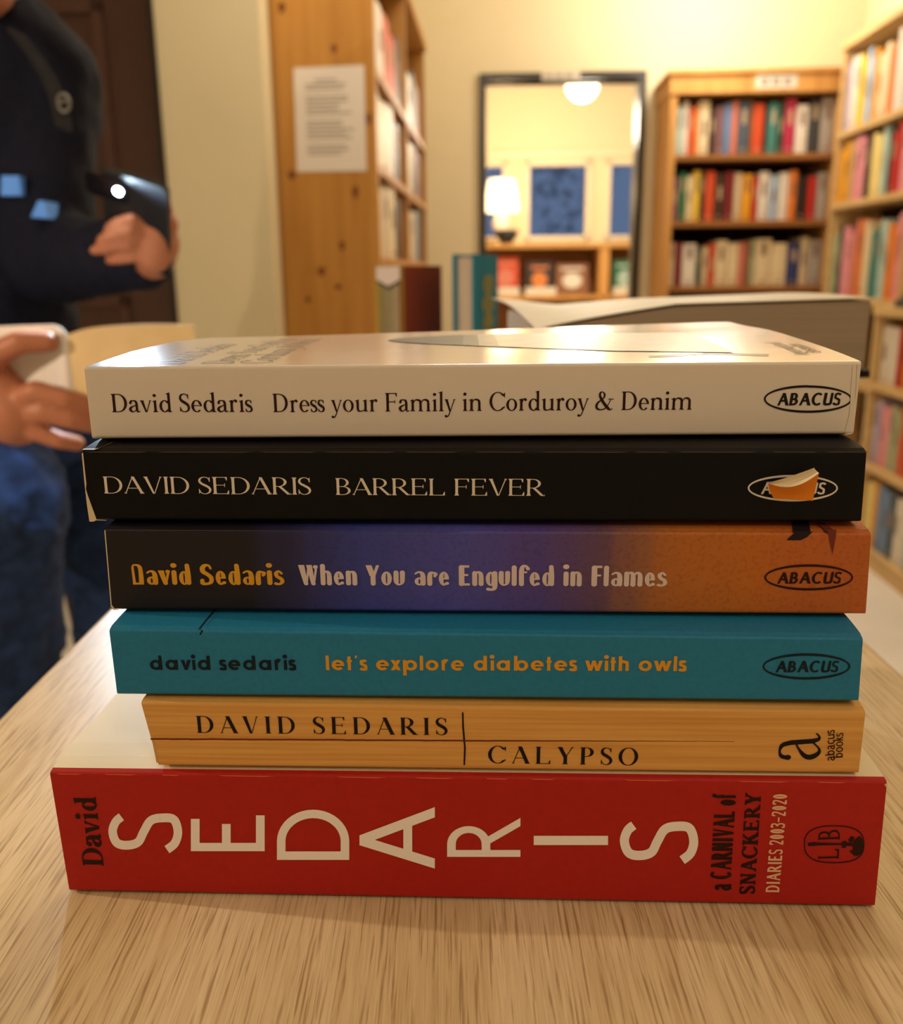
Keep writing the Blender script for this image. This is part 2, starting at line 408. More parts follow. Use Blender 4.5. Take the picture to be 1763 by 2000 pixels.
class Fat(Pen):                                               # swelling, drop-footed letters
    def glyph(s, ch):
        W, w = s.T, s.t; xh = s.xh
        C = lambda *p, **k: s.C(p, rnd=True)
        if ch == ' ': return .26
        if ch == 'D':
            s.P(.09, 0, .07, .86, w * 1.5, w * 1.2); s.C([(.06, .80, w), (.10, .95, w), (.22, .97, w * 1.2), (.32, .90, W * .8), (.36, .72, W * .85), (.36, .1, W)]); s.H(.03, 0, .44, w * 1.3); return .50
        if ch == 'S': C((.42, .80, w * 1.2), (.36, .94, w * 1.3), (.22, .95, W * .8), (.12, .82, W), (.14, .64, W), (.30, .50, W * .9), (.42, .34, W * .9), (.40, .12, W * .8), (.24, .04, w * 1.6), (.09, .07, W * .9), (.08, .22, W * .8)); return .53
        if ch == 'W':
            s.P(.12, 1, .27, .04, W * 1.25, W * .8); s.P(.40, .95, .30, .04, w * 1.2, w); s.P(.42, 1, .55, .04, W * 1.15, W * .8); s.P(.70, .98, .58, .04, w * 1.2, w)
            s.dot(.28, .06, W * .45); s.dot(.56, .06, W * .45); s.dot(.66, .9, W * .5); return .80
        if ch == 'Y': s.P(.11, 1, .26, .46, W * 1.2); s.P(.46, 1, .30, .46, w * 1.6); s.P(.27, .05, .27, .5, W); s.dot(.27, .07, W * .5); return .54
        if ch in 'EF':
            s.P(.13, .04, .13, .96, W * 1.1); s.dot(.13, .08, W * .55); s.dot(.13, .92, W * .55); s.H(.1, .90, .42, .90 + w * 1.5); s.H(.1, .48, .38, .48 + w * 1.3)
            if ch == 'E': s.H(.1, .0, .44, w * 1.5)
            return .49 if ch == 'E' else .44
        if ch == 'a':
            C((.08, xh * .84, w * 1.1), (.20, xh - w * .5, w * 1.2), (.32, xh * .86, W * .8), (.36, xh * .6, W), (.36, .08, W)); s.E(.22, xh * .28, .18, xh * .29, T=W * .75, t=w); return .48
        if ch == 'd':
            s.E(.22, xh * .47, .19, xh * .49, T=W * .85, t=w); C((.38, .08, W), (.38, .5, W), (.36, .95, W * .9)); return .50
        if ch in 'il':
            C((.11, .08, W), (.11, (xh if ch == 'i' else 1.0) - .08, W))
            if ch == 'i': s.dot(.11, xh + .25, W * .62)
            return .23
        if ch == 'v' : s.P(.09, xh, .22, .05, W * 1.2, W * .8); s.P(.38, xh, .25, .05, w * 1.5, w); s.dot(.23, .07, W * .48); s.dot(.34, xh * .92, W * .45); return .44
        if ch == 'e': s.E(.22, xh * .48, .19, xh * .5, 0, 310, T=W * .9, t=w); s.H(.06, xh * .42, .41, xh * .42 + w); s.dot(.34, .10, W * .4); return .45
        if ch == 'r':
            C((.11, .07, W), (.11, xh * .6, W), (.15, xh * .88, W * .8), (.26, xh - w, w * 1.3), (.33, xh * .82, W * .8), (.30, xh * .66, W * .6)); return .40
        if ch == 's': C((.30, xh * .80, w * 1.4), (.20, xh * .95, w * 1.3), (.10, xh * .80, W * .8), (.14, xh * .58, W * .8), (.28, xh * .42, W * .8), (.31, xh * .2, W * .8), (.20, .035, w * 1.4), (.07, .06, W * .7)); return .40
        if ch == 'h': C((.11, .07, W), (.11, .96, W)); C((.11, xh * .7, w), (.22, xh - w * .5, w * 1.3), (.34, xh * .8, W * .9), (.35, .07, W)); return .47
        if ch in 'nm':
            C((.11, .07, W), (.11, xh * .9, W))
            for k in range(2 if ch == 'm' else 1): C((.11 + .26 * k, xh * .7, w), (.22 + .26 * k, xh - w * .5, w * 1.3), (.34 + .26 * k, xh * .8, W * .9), (.35 + .26 * k, .07, W))
            return .47 if ch == 'n' else .73
        if ch == 'o': s.E(.22, xh * .48, .2, xh * .5, T=W * .9, t=w); return .45
        if ch == 'u': C((.11, xh * .92, W), (.11, .22, W), (.17, .05, w * 1.4), (.28, .06, w * 1.2), (.34, .2, W * .9), (.35, xh * .92, W)); return .46
        if ch == 'g': s.E(.22, xh * .48, .19, xh * .5, T=W * .85, t=w); C((.37, xh * .9, W), (.37, -.05, W), (.28, -.20, w * 1.6), (.12, -.18, W * .8)); return .48
        if ch == 'f': C((.13, .07, W), (.13, .72, W), (.18, .95, W * .8), (.30, .97, w * 1.4), (.37, .84, W * .8)); s.H(.03, xh - w, .34, xh + w * .2); return .38
        return Pen.glyph(s, ch)

def lay(pen, text, track=0.):
    """faces of a run of text and its width, in cap heights"""
    out = []; x = 0.
    for ch in text:
        pen.F = []
        adv = pen.glyph(ch)
        for f in pen.F: out.append([(x + px * pen.wide + py * pen.slant, py) for px, py in f])
        x += adv * pen.wide + track
    return out, x - track
# ================================================================= the room: walls, floor, ceiling, doorway, windows
WALL = mat('cream_wall_paint', lin(222, 209, 176), .75, .25, noise=.03, nscale=3)
WALL_W = mat('pale_cream_wall_paint', lin(236, 224, 190), .7, .3, noise=.02, nscale=3)
FLOORM = mat('pale_floor', lin(230, 226, 222), .5, .35, noise=.06, nscale=6)
CEIL = mat('white_ceiling_paint', lin(240, 234, 220), .8, .2, noise=.02, nscale=3)
FRAME_BLACK = mat('black_door_frame_paint', lin(30, 24, 20), .35, .4, noise=.1, nscale=30)
TRIMW = mat('cream_window_trim', lin(240, 230, 205), .5, .3, noise=.02, nscale=10)
VB, VF = 4.95, 8.0                                            # back wall of this room, window wall of the next
m = MB(); m.rbox((-3.0, -2.4, -.05), (4.2, VF + .2, 0)); struct('floor', m, FLOORM)
m = MB(); m.rbox((-3.0, -2.4, 2.75), (4.2, VB + .05, 2.80)); struct('ceiling', m, CEIL)
m = MB(); m.rbox((-1.8, VB + .05, 2.29), (4.2, VF + .2, 2.80)); struct('ceiling_far', m, CEIL)
DL, DR, DT = -.068, .682, 1.815                               # doorway opening
m = MB()
m.rbox((-3.0, VB, 0), (DL, VB + .12, 2.75)); m.rbox((DR, VB, 0), (4.2, VB + .12, 2.75)); m.rbox((DL, VB, DT), (DR, VB + .12, 2.75))
struct('wall_back', m, WALL)
m = MB(); m.rbox((1.746, -2.4, 0), (1.846, VB, 2.75)); struct('wall_right', m, WALL_W)
m = MB(); m.rbox((-3.0, -2.5, 0), (4.2, -2.4, 2.75)); struct('wall_front', m, WALL)
# left side: a cream partition with a dark door, then the wall the pine bookcase stands against
PV = 2.58
m = MB(); m.rbox((-3.0, PV, 0), (-1.90, PV + .10, 2.75)); m.rbox((-.897, PV, 0), (-.618, PV + .10, 2.75)); m.rbox((-1.90, PV, 2.2), (-.897, PV + .10, 2.75))
m.rbox((-.80, PV + .10, 0), (-.70, VB, 2.75)); struct('wall_left', m, WALL)
m = MB(); m.rbox((-3.0, -2.4, 0), (-2.9, PV, 2.75)); struct('wall_left_side', m, WALL)
DOORM = mat('dark_brown_door', lin(74, 48, 40), .45, .35, noise=.12, nscale=30, stretch=(6, 6, 1))
m = MB(); m.rbox((-1.90, PV + .04, 0), (-.897, PV + .08, 2.2))
for a, c in ((-1.74, -1.42), (-1.32, -1.04)):
    for z0, z1 in ((.15, .85), (1.0, 1.60)):
        t = .028
        for q in (((a, z0), (c, z0 + t)), ((a, z1 - t), (c, z1)), ((a, z0), (a + t, z1)), ((c - t, z0), (c, z1))):
            m.rbox((q[0][0], PV + .026, q[0][1]), (q[1][0], PV + .04, q[1][1]))
struct('door_1', m, DOORM)
m = MB(); m.rbox((-.907, PV - .008, 0), (-.892, PV + .08, 2.2)); struct('trim_1', m, mat('dark_door_jamb', lin(40, 28, 22), .5, .3))
# black frame of the open doorway
m = MB(); w = .034
m.rbox((DL - w, VB - .02, 0), (DL, VB + .13, DT + w)); m.rbox((DR, VB - .02, 0), (DR + w, VB + .13, DT + w)); m.rbox((DL, VB - .02, DT), (DR, VB + .13, DT + w))
struct('door_2', m, FRAME_BLACK)
# next room
m = MB()
for a, c, z0, z1 in ((-1.8, 4.2, 0, 1.178), (-1.8, 4.2, 1.74, 2.29), (-1.8, -.43, 1.178, 1.74), (.031, .239, 1.178, 1.74), (.711, .897, 1.178, 1.74), (1.37, 4.2, 1.178, 1.74)):
    m.rbox((a, VF, z0), (c, VF + .12, z1))
struct('wall_far', m, WALL_W)
m = MB(); m.rbox((-1.9, VB + .12, 0), (-1.8, VF + .12, 2.29)); struct('wall_far_left', m, WALL_W)
m = MB(); m.rbox((4.1, VB, 0), (4.2, VF + .12, 2.29)); struct('wall_far_right', m, WALL_W)
m = MB(); m.rbox((-1.8, VF - .03, 1.80), (4.1, VF, 1.84)); struct('trim_2', m, TRIMW)
GLASS = bpy.data.materials.new('window_glass'); GLASS.use_nodes = True
g = GLASS.node_tree.nodes['Principled BSDF']; g.inputs['Transmission Weight'].default_value = 1; g.inputs['Roughness'].default_value = 0; g.inputs['IOR'].default_value = 1.02
for i, (a, c) in enumerate(((-.43, .031), (.239, .711), (.897, 1.37))):
    m = MB(); t = .03
    for q in ((a - t, 1.15, c + t, 1.184), (a - t, 1.734, c + t, 1.77), (a - t, 1.15, a + .006, 1.77), (c - .006, 1.15, c + t, 1.77)): m.rbox((q[0], VF - .02, q[1]), (q[2], VF + .10, q[3]))
    f = struct('window_%d' % (i + 1), m, TRIMW)
    m = MB(); m.rbox((a, VF + .05, 1.178), (c, VF + .056, 1.74)); m.build('pane', GLASS, f)
# darkening garden tree outside the windows
tree = empty('garden_tree', R(.75, 11.2, 0), 'dark leafy tree outside the blue windows of the far room', 'tree')
LEAF = mat('dusk_leaves', lin(196, 198, 208), .9, .1, noise=.4, nscale=5)
m = MB(); m.tube([R(.75, 11.2, 0), R(.78, 11.2, .7), R(.72, 11.2, 1.3)], [.09, .07, .05]); m.build('trunk', mat('bark', lin(60, 48, 40), .9, .1, noise=.3, nscale=20), tree)
m = MB(); rnd = random.Random(8)
for k in range(120):
    a, r = rnd.uniform(0, 6.28), rnd.random() ** .5; zz = rnd.uniform(-1, 1)
    c = R(.75 + .75 * r * math.cos(a) * math.sqrt(1 - zz * zz * .8), 11.2 + .4 * r * math.sin(a), 1.85 + .62 * zz)
    d = Vector((rnd.uniform(-1, 1), rnd.uniform(-.4, .4), rnd.uniform(-1, 1))) * .08; e = Vector((rnd.uniform(-1, 1), rnd.uniform(-.4, .4), rnd.uniform(-1, 1))) * .07
    m.add([c - d, c + e, c + d, c - e], [(0, 1, 2, 3)])
m.build('foliage', LEAF, tree)

notice = MB(); notice.rbox((.205, VB - .024, 1.812), (.39, VB - .0205, 1.850), 0)
for k in range(3): notice.rbox((.22 + .05 * k, VB - .0245, 1.822), (.255 + .05 * k, VB - .024, 1.840), 1)
tag(notice.build('door_notice', [mat('grey_white_notice', lin(205, 196, 180), .6, .3), mat('grey_notice_print', lin(150, 140, 130), .6, .2)]), 'small pale notice on the top of the black door frame', 'sign')

# ================================================================= lights with their fittings
GLOW = bpy.data.materials.new('lit_opal_glass'); GLOW.use_nodes = True
g = GLOW.node_tree.nodes['Principled BSDF']; g.inputs['Base Color'].default_value = (.9, .85, .75, 1); g.inputs['Emission Color'].default_value = (1, .80, .52, 1); g.inputs['Emission Strength'].default_value = 7.
BRASS = mat('aged_brass', lin(120, 95, 60), .4, .5, metal=.9)
def globe(u, v, z, watts, ceil, label, r=.12, group=None, tint=WARM):
    e = empty('globe_pendant_lamp', R(u, v, z), label, 'lamp', group)
    m = MB(); m.ball(R(u, v, z), r, 24, 14); sh = m.build('glass_globe', GLOW, e, smooth=True); sh.visible_shadow = True
    m = MB(); m.tube([R(u, v, z + r * .95), R(u, v, ceil)], .008, 8); m.build('rod', BRASS, e)
    m = MB(); m.lathe(R(u, v, ceil - .03), [(0, 0), (.05, .002), (.055, .02), (.05, .0295), (0, .03)]); m.build('ceiling_rose', BRASS, e)
    lamp('globe_light', R(u, v, z - r - .13), watts, tint, .12)
globe(*UNSEEN_GLOBES[0], 2.75, 'assumed lit globe lamp hanging out of view near the corner bookcases', tint=(1., .90, .74)); globe(*UNSEEN_GLOBES[1], 2.75, 'assumed lit globe lamp hanging out of view above the table end'); globe(*UNSEEN_GLOBES[2], 2.75, 'added fill globe lamp hanging behind the camera', tint=(1., .96, .93))  # two globes assumed, the unseen one behind the camera added to brighten the spines
globe(*FAR_GLOBE, 2.29, 'bright round globe lamp seen through the top of the doorway', r=.1)
# assumed floor lamp beside the table, unseen on the left, for the stack's shadow
p, W = ASSUMED_FLOOR_LAMP
e = empty('assumed_floor_lamp', Vector((p.x, p.y, 0)), 'assumed slim floor lamp with a small lit globe, unseen left of the table', 'lamp')
m = MB(); m.lathe((p.x, p.y, 0), [(0, 0), (.14, 0), (.14, .015), (.02, .03), (.012, .05), (0, .05)]); m.build('base', BRASS, e, smooth=True)
m = MB(); m.tube([(p.x, p.y, .04), (p.x, p.y, p.z - .06)], .01, 10); m.build('pole', BRASS, e)
m = MB(); m.ball(p, .055, 20, 12); sh = m.build('glass_globe', GLOW, e, smooth=True)
lamp('assumed_floor_lamp_light', p + Vector((.068, -.01, 0)), W, (1, .80, .56), .008)  # light of the assumed lamp, throws the shadow before the stack
# table lamp in the far room
u, v, z, W = TABLE_LAMP
e = empty('table_lamp', R(u, v, 1.112), 'table lamp with glowing warm shade on the far bookcase seen through the doorway', 'lamp')
m = MB(); m.lathe(R(u, v, 1.112), [(0, 0), (.07, 0), (.07, .012), (.035, .03), (.055, .09), (.075, .16), (.05, .23), (.015, .26), (.012, .27), (0, .27)]); m.build('base', mat('pale_ceramic', lin(225, 215, 195), .3, .5), e, smooth=True)
SHADE = bpy.data.materials.new('lit_lamp_shade'); SHADE.use_nodes = True
g = SHADE.node_tree.nodes['Principled BSDF']; g.inputs['Base Color'].default_value = (.9, .8, .6, 1); g.inputs['Emission Color'].default_value = (1, .74, .42, 1); g.inputs['Emission Strength'].default_value = 3.2
m = MB(); m.lathe(R(u, v, 1.365), [(.14, 0), (.105, .24), (.102, .24), (.137, 0), (.14, 0)]); m.build('lamp_shade', SHADE, e, smooth=True)
m = MB(); m.ball(R(u, v, 1.47), .045); m.build('bulb', GLOW, e, smooth=True)
lamp('table_lamp_light', R(u, v - .22, 1.48), W, (1, .68, .36), .1)
m = MB(); c = R(.055, 7.50, 1.112); m.lathe(c, [(0, 0), (.045, 0), (.05, .01), (.085, .06), (.095, .105), (.088, .105), (.075, .06), (.04, .02), (0, .018)])
tag(m.build('bowl', mat('black_glazed_bowl', lin(28, 22, 20), .3, .5, noise=.1), smooth=True), 'small black bowl on the far bookcase beside the table lamp', 'bowl')
# ================================================================= bookcases and the books on them
PINE = mat('knotty_pine', lin(172, 118, 52), .5, .3, nscale=1., col2=lin(194, 140, 68), stretch=(30, 30, 1.6))
KNOT = mat('pine_knot', lin(120, 70, 34), .6, .2, noise=.2, nscale=80)
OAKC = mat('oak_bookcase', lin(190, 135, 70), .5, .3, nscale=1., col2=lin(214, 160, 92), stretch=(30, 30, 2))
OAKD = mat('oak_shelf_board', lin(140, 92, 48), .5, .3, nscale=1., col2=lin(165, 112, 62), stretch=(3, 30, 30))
BACKB = mat('dark_back_board', lin(58, 40, 28), .8, .1, noise=.2, nscale=10)
PALEC = mat('pale_birch_bookcase', lin(205, 170, 112), .5, .3, nscale=1., col2=lin(222, 188, 134), stretch=(30, 3, 30))
PAGEB = mat('book_page_edge', lin(226, 212, 184), .9, .1, noise=.08, nscale=120)
PRINT_D = mat('spine_title_dark', lin(120, 96, 80), .6, .2); PRINT_L = mat('spine_title_pale', lin(190, 165, 130), .6, .2)
NAMES = {'white': (226, 218, 206), 'cream': (224, 206, 168), 'beige': (205, 184, 152), 'mint green': (176, 200, 190), 'orange': (222, 128, 56), 'orange red': (206, 80, 44), 'red': (184, 44, 36), 'dark red': (124, 34, 40),
         'black': (44, 36, 34), 'dark brown': (70, 48, 38), 'brown': (140, 92, 58), 'blue': (108, 136, 178), 'navy blue': (52, 62, 112), 'slate blue': (78, 92, 106), 'pale blue': (170, 190, 212), 'green': (44, 110, 74),
         'dark green': (52, 72, 54), 'teal': (70, 128, 122), 'magenta': (182, 48, 84), 'pink': (226, 150, 160), 'salmon': (210, 124, 104), 'yellow': (232, 196, 66), 'amber': (226, 160, 40), 'pale yellow': (236, 216, 140),
         'grey': (168, 158, 148), 'mauve': (128, 92, 96), 'lilac': (190, 176, 204), 'charcoal': (64, 64, 68), 'tan': (200, 160, 108), 'sage green': (170, 176, 140)}
def book_mat(c): return mat('book_cover_' + c.replace(' ', '_'), lin(*NAMES[c]), .5, .3, noise=.06, nscale=30)
BK = random.Random(21)
def shelf_book(o, du, dv, th, hgt, dep, color, label, group, lean=0., name='book'):
    """o: lower front corner; du: along the shelf; dv: into the shelf"""
    o = Vector(o); du = Vector(du); dv = Vector(dv); up = Vector((0, 0, 1)); q = .002
    def P(a, b, c): return o + du * (a * th + lean * c * hgt) + dv * (b * dep) + up * (c * hgt)
    mb = MB()
    if name == 'book':
        pr = [(0, 1), (0, .06), (.06, .015), (.5, 0), (.94, .015), (1, .06), (1, 1)]      # boards and a rounded back
        inn = [(q / th, 1), (q / th, .07), (.5, .03), (1 - q / th, .07), (1 - q / th, 1)]
        for c0, c1 in ((0, 1),):
            out = [[P(a, b, c) for a, b in pr] for c in (0, 1)]; mb.grid(out)
            mb.grid([[P(a, b, c) for a, b in inn] for c in (0, 1)])
            for c in (0, 1): mb.add([P(a, b, c) for a, b in pr] + [P(a, b, c) for a, b in inn[::-1]], [(0, 1, 10, 11), (1, 2, 3, 9, 10), (3, 4, 5, 8, 9), (5, 6, 7, 8)], 0)
        mb.hexa([P(a, b, c) for c in (.012, .985) for a, b in ((q / th, .05), (1 - q / th, .05), (1 - q / th, .97), (q / th, .97))], 1)
        dark = sum(NAMES[color]) > 390; k = BK.random()
        t0 = .35 + .3 * k; e = -.0006
        if BK.random() < .55: mb.add([o + du * (a * th + lean * c * hgt) + dv * (e + .012 * dep * (abs(a - .5) * 2) ** 2) + up * (c * hgt) for c in (t0, t0 + .28) for a in (.36, .64)], [(0, 1, 3, 2)], 2)
        if BK.random() < .5: mb.add([o + du * (a * th + lean * c * hgt) + dv * (e + .012 * dep * (abs(a - .5) * 2) ** 2) + up * (c * hgt) for c in (.07, .11) for a in (.36, .64)], [(0, 1, 3, 2)], 2)
    mats = [book_mat(color), PAGEB, PRINT_D if sum(NAMES[color]) > 390 else PRINT_L]
    return tag(mb.build(name, mats, origin=o, fix=True), label, 'book', group)
ORD = ['first', 'second', 'third', 'fourth', 'fifth', 'sixth', 'seventh', 'eighth', 'ninth', 'tenth', 'eleventh', 'twelfth', 'thirteenth', 'fourteenth', 'fifteenth', 'sixteenth', 'seventeenth', 'eighteenth', 'nineteenth', 'twentieth', 'twenty-first', 'twenty-second']
def fill(row, a0, a1, z, pos, du, dv, dep, hmin, hmax, where, group, sub=1):
    tot = sum(w for _, w in row); a = a0; n = 0; L = (a1 - a0)
    for c, w in row:
        for k in range(sub):
            th = L * w / tot / sub
            h = BK.uniform(hmin, hmax)
            shelf_book(pos(a + .0006, z + .0007), du, dv, th - .0012, h, dep * BK.uniform(.85, 1.), c, '%s book, %s from %s' % (c, ORD[n], where), group)
            a += th; n += 1

eu, ev = R(1, 0), R(0, 1)
# --- bookcase in the far corner, right of the doorway
U0, U1, V0, V1, ZT = .772, 1.55, 4.55, 4.945, 1.755
bc = empty('bookcase', R(.772, 4.55, 0), 'tall oak bookcase against the back wall right of the doorway', 'bookcase')
m = MB(); m.rbox((U0, V0, 0), (U0 + .03, V1, ZT)); m.build('side_panel', OAKC, bc); m = MB(); m.rbox((U1 - .03, V0, 0), (U1, V1, ZT)); m.build('side_panel', OAKC, bc)
m = MB(); m.rbox((U0 - .006, V0 - .008, ZT - .08), (U1 + .0, V1, ZT)); m.rbox((U0 - .018, V0 - .02, ZT), (U1 + .0, V1, ZT + .018)); m.build('top_board', OAKC, bc)
m = MB(); m.rbox((U0 + .03, V1 - .012, 0), (U1 - .03, V1, ZT - .08)); m.build('back_panel', BACKB, bc)
SZ = [.10, .47, .83, 1.127, 1.418]
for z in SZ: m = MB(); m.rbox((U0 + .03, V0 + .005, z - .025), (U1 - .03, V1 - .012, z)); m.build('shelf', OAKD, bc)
m = MB(); m.rbox((1.144, V0 - .0095, ZT - .064), (1.325, V0 - .008, ZT - .006), 0)
for k in range(3): m.rbox((1.165 + .05 * k, V0 - .0101, ZT - .05), (1.2 + .05 * k, V0 - .0095, ZT - .024), 1)
tag(m.build('shelf_label', [mat('white_card_label', lin(222, 212, 196), .7, .2), mat('grey_notice_print')]), 'small white card on the top of the corner oak bookcase', 'sign')
pos = lambda a, z: R(a, V0 + .03, z)
A0, A1 = U0 + .032, U1 - .032
fill([('mint green', 40), ('white', 36), ('orange red', 30), ('orange', 26), ('cream', 66), ('dark brown', 36), ('mauve', 46), ('blue', 44), ('salmon', 38), ('slate blue', 66), ('brown', 18), ('orange red', 66), ('black', 20), ('teal', 62), ('dark green', 34), ('magenta', 66), ('white', 74), ('charcoal', 66), ('grey', 80)],
     A0, A1, 1.418, pos, eu, ev, .2, .205, .235, 'the doorway on top shelf of corner oak bookcase', 'books on the corner oak bookcase')
fill([('mauve', 40), ('green', 40), ('cream', 40), ('yellow', 40), ('dark brown', 28), ('orange red', 58), ('dark brown', 56), ('dark red', 52), ('beige', 46), ('amber', 60), ('red', 34), ('white', 62), ('pale blue', 56), ('white', 56), ('orange', 46), ('black', 60), ('red', 52), ('grey', 66)],
     A0, A1, 1.127, pos, eu, ev, .2, .19, .225, 'the doorway on middle shelf of corner oak bookcase', 'books on the corner oak bookcase')
fill([('beige', 34), ('dark red', 42), ('white', 84), ('dark green', 28), ('beige', 42), ('orange red', 38), ('cream', 72), ('cream', 64), ('salmon', 36), ('brown', 28), ('sage green', 30), ('cream', 94), ('cream', 92), ('navy blue', 72), ('beige', 50), ('grey', 78)],
     A0, A1, .83, pos, eu, ev, .2, .18, .22, 'the doorway on third shelf of corner oak bookcase', 'books on the corner oak bookcase')
fill([('brown', 1), ('beige', 1), ('navy blue', 1), ('cream', 1), ('dark red', 1), ('green', 1), ('grey', 1)], A0, A1 - .3, .47, pos, eu, ev, .2, .2, .22, 'the doorway on fourth shelf of corner oak bookcase', 'books on the corner oak bookcase')

# --- tall pale bookcase along the right wall
UF, UB, VA, VN, ZT2 = 1.50, 1.738, 4.49, 3.0, 1.825
bc = empty('bookcase', R(UF, VA, 0), 'tall pale bookcase of bright books along the right wall', 'bookcase')
m = MB(); m.rbox((UF, VA - .022, 0), (UB, VA, ZT2)); m.build('side_panel', PALEC, bc); m = MB(); m.rbox((UF, VN, 0), (UB, VN + .022, ZT2)); m.build('side_panel', PALEC, bc)
m = MB(); m.rbox((UF - .01, VN, ZT2), (UB, VA, ZT2 + .03)); m.build('top_board', PALEC, bc)
m = MB(); m.rbox((UB - .012, VN + .022, 0), (UB, VA - .022, ZT2)); m.build('back_panel', BACKB, bc)
for z in (.10, .44, .786, 1.187, 1.488): m = MB(); m.rbox((UF, VN + .022, z - .025), (UB - .012, VA - .022, z)); m.build('shelf', PALEC, bc)
pos2 = lambda a, z: R(UF + .02, VA - .024 - a, z)
nv = -ev
def row2(row, z, nm, h0, h1): fill(row, 0, .86, z, pos2, nv, eu, .16, h0, h1, 'the corner on %s shelf of tall pale bookcase' % nm, 'books on the tall pale bookcase', 2)
row2([('lilac', 22), ('white', 45), ('yellow', 45), ('pale blue', 40), ('amber', 24), ('cream', 58), ('orange', 30), ('white', 52), ('pale blue', 52), ('amber', 30), ('white', 40)], 1.488, 'top', .24, .30)
row2([('amber', 60), ('tan', 35), ('pink', 65), ('dark brown', 35), ('pale yellow', 60), ('mint green', 34), ('charcoal', 22), ('red', 46), ('pink', 60), ('cream', 50)], 1.187, 'middle', .22, .265)
row2([('sage green', 40), ('dark green', 28), ('pink', 60), ('salmon', 40), ('orange', 32), ('cream', 42), ('teal', 50), ('mint green', 40), ('orange', 50), ('pink', 24), ('tan', 60)], .786, 'lower', .25, .34)

# --- low pale bookcase nearer the table
UF3, UB3, VA3, VN3, ZT3 = 1.155, 1.42, 2.96, 1.9, .77
bc = empty('bookcase', R(UF3, VA3, 0), 'low pale bookcase beside the end of the wooden table', 'bookcase')
m = MB(); m.rbox((UF3, VA3 - .02, 0), (UB3, VA3, ZT3)); m.build('side_panel', PALEC, bc); m = MB(); m.rbox((UF3, VN3, 0), (UB3, VN3 + .02, ZT3)); m.build('side_panel', PALEC, bc)
m = MB(); m.rbox((UF3 - .008, VN3, ZT3), (UB3, VA3, ZT3 + .025)); m.build('top_board', PALEC, bc)
m = MB(); m.rbox((UB3 - .01, VN3 + .02, 0), (UB3, VA3 - .02, ZT3)); m.build('back_panel', BACKB, bc)
for z in (.055, .315, .565): m = MB(); m.rbox((UF3, VN3 + .02, z - .022), (UB3 - .01, VA3 - .02, z)); m.build('shelf', PALEC, bc)
m = MB(); m.rbox((UF3 + .0, VN3 + .02, 0), (UF3 + .015, VA3 - .02, .038)); m.build('plinth', PALEC, bc)
pos3 = lambda a, z: R(UF3 + .02, VA3 - .022 - a, z)
def row3(row, z, nm, h0, h1): fill(row, 0, .36, z, pos3, nv, eu, .15, h0, h1, 'the far end on %s shelf of low pale bookcase' % nm, 'books on the low pale bookcase', 2)
row3([('white', 80), ('red', 28), ('orange', 42), ('lilac', 50), ('white', 40)], .565, 'top', .165, .185)
row3([('lilac', 40), ('pink', 50), ('sage green', 52), ('orange red', 62), ('navy blue', 60)], .315, 'middle', .18, .205)
row3([('pale yellow', 50), ('amber', 24), ('blue', 70), ('slate blue', 36), ('white', 60), ('mint green', 40)], .055, 'bottom', .19, .215)

# --- pine bookcase on the left, its knotty side panel to us
UL, UR, VL0, VL1, ZT4 = -.621, -.338, 2.70, 4.46, 1.85
bc = empty('bookcase', R(UL, VL0, 0), 'tall knotty pine bookcase with a paper notice on its side', 'bookcase')
sp = MB(); sp.rbox((UL, VL0, 0), (UR, VL0 + .025, ZT4)); side = sp.build('side_panel', PINE, bc)
m = MB()
for px_, py_, rx, rz in ((550, 15, .010, .014), (652, 95, .008, .011), (719, 232, .009, .016), (570, 342, .011, .012), (694, 375, .009, .017), (628, 530, .011, .013), (668, 480, .008, .013), (660, 560, .009, .008), (601, 585, .007, .01)):
    c = on_plane(px_, py_, R(0, VL0), -ev); q = [c - ev * .0008 + eu * rx * math.cos(a) * (1 + .15 * math.sin(3 * a)) + Vector((0, 0, rz * math.sin(a))) for a in [2 * math.pi * k / 16 for k in range(16)]]
    m.add(q, [tuple(range(16))])
m.build('wood_knots', KNOT, side)
m = MB(); m.rbox((UL, VL1 - .025, 0), (UR, VL1, ZT4)); m.build('side_panel', PINE, bc)
m = MB(); m.rbox((UL, 3.575, 0), (UR, 3.60, ZT4)); m.build('divider', PINE, bc)
m = MB(); m.rbox((UL, VL0, ZT4), (UR + .012, VL1, ZT4 + .03)); m.build('top_board', PINE, bc)
m = MB(); m.rbox((UL, VL0 + .025, 0), (UL + .012, VL1 - .025, ZT4)); m.build('back_panel', BACKB, bc)
for z in (.15, .44, .70, .95, 1.205, 1.455): m = MB(); m.rbox((UL + .012, VL0 + .025, z - .022), (UR, VL1 - .025, z)); m.build('shelf', PINE, bc)
pos4 = lambda a, z: R(UR - .015, a, z)
for z, nm, rows in ((9, 'none', (['white', 'cream', 'orange red', 'dark brown'], ['grey', 'dark brown', 'beige', 'white'])), (1.455, 'top', (['white', 'white', 'orange red', 'orange red', 'dark brown'], ['dark brown', 'white', 'black', 'brown'])),
                    (1.205, 'second', (['cream', 'cream', 'white', 'dark brown'], ['white', 'beige', 'dark brown', 'mauve'])), (.95, 'third', (['cream', 'beige', 'cream', 'dark brown'], ['white', 'beige', 'grey', 'slate blue']))):
    if z > 3: continue
    for bay, (a0, a1, r) in enumerate(((VL0 + .03, 3.57, rows[0]), (3.605, VL1 - .03, rows[1]))):
        fill([(c, 1) for c in r], a0, a0 + min(a1 - a0, len(r) * .19), z, pos4, ev, -eu, .2, .19, .23, '%s on %s shelf of knotty pine bookcase' % ('near end' if bay == 0 else 'middle divider', nm), 'books on the knotty pine bookcase')
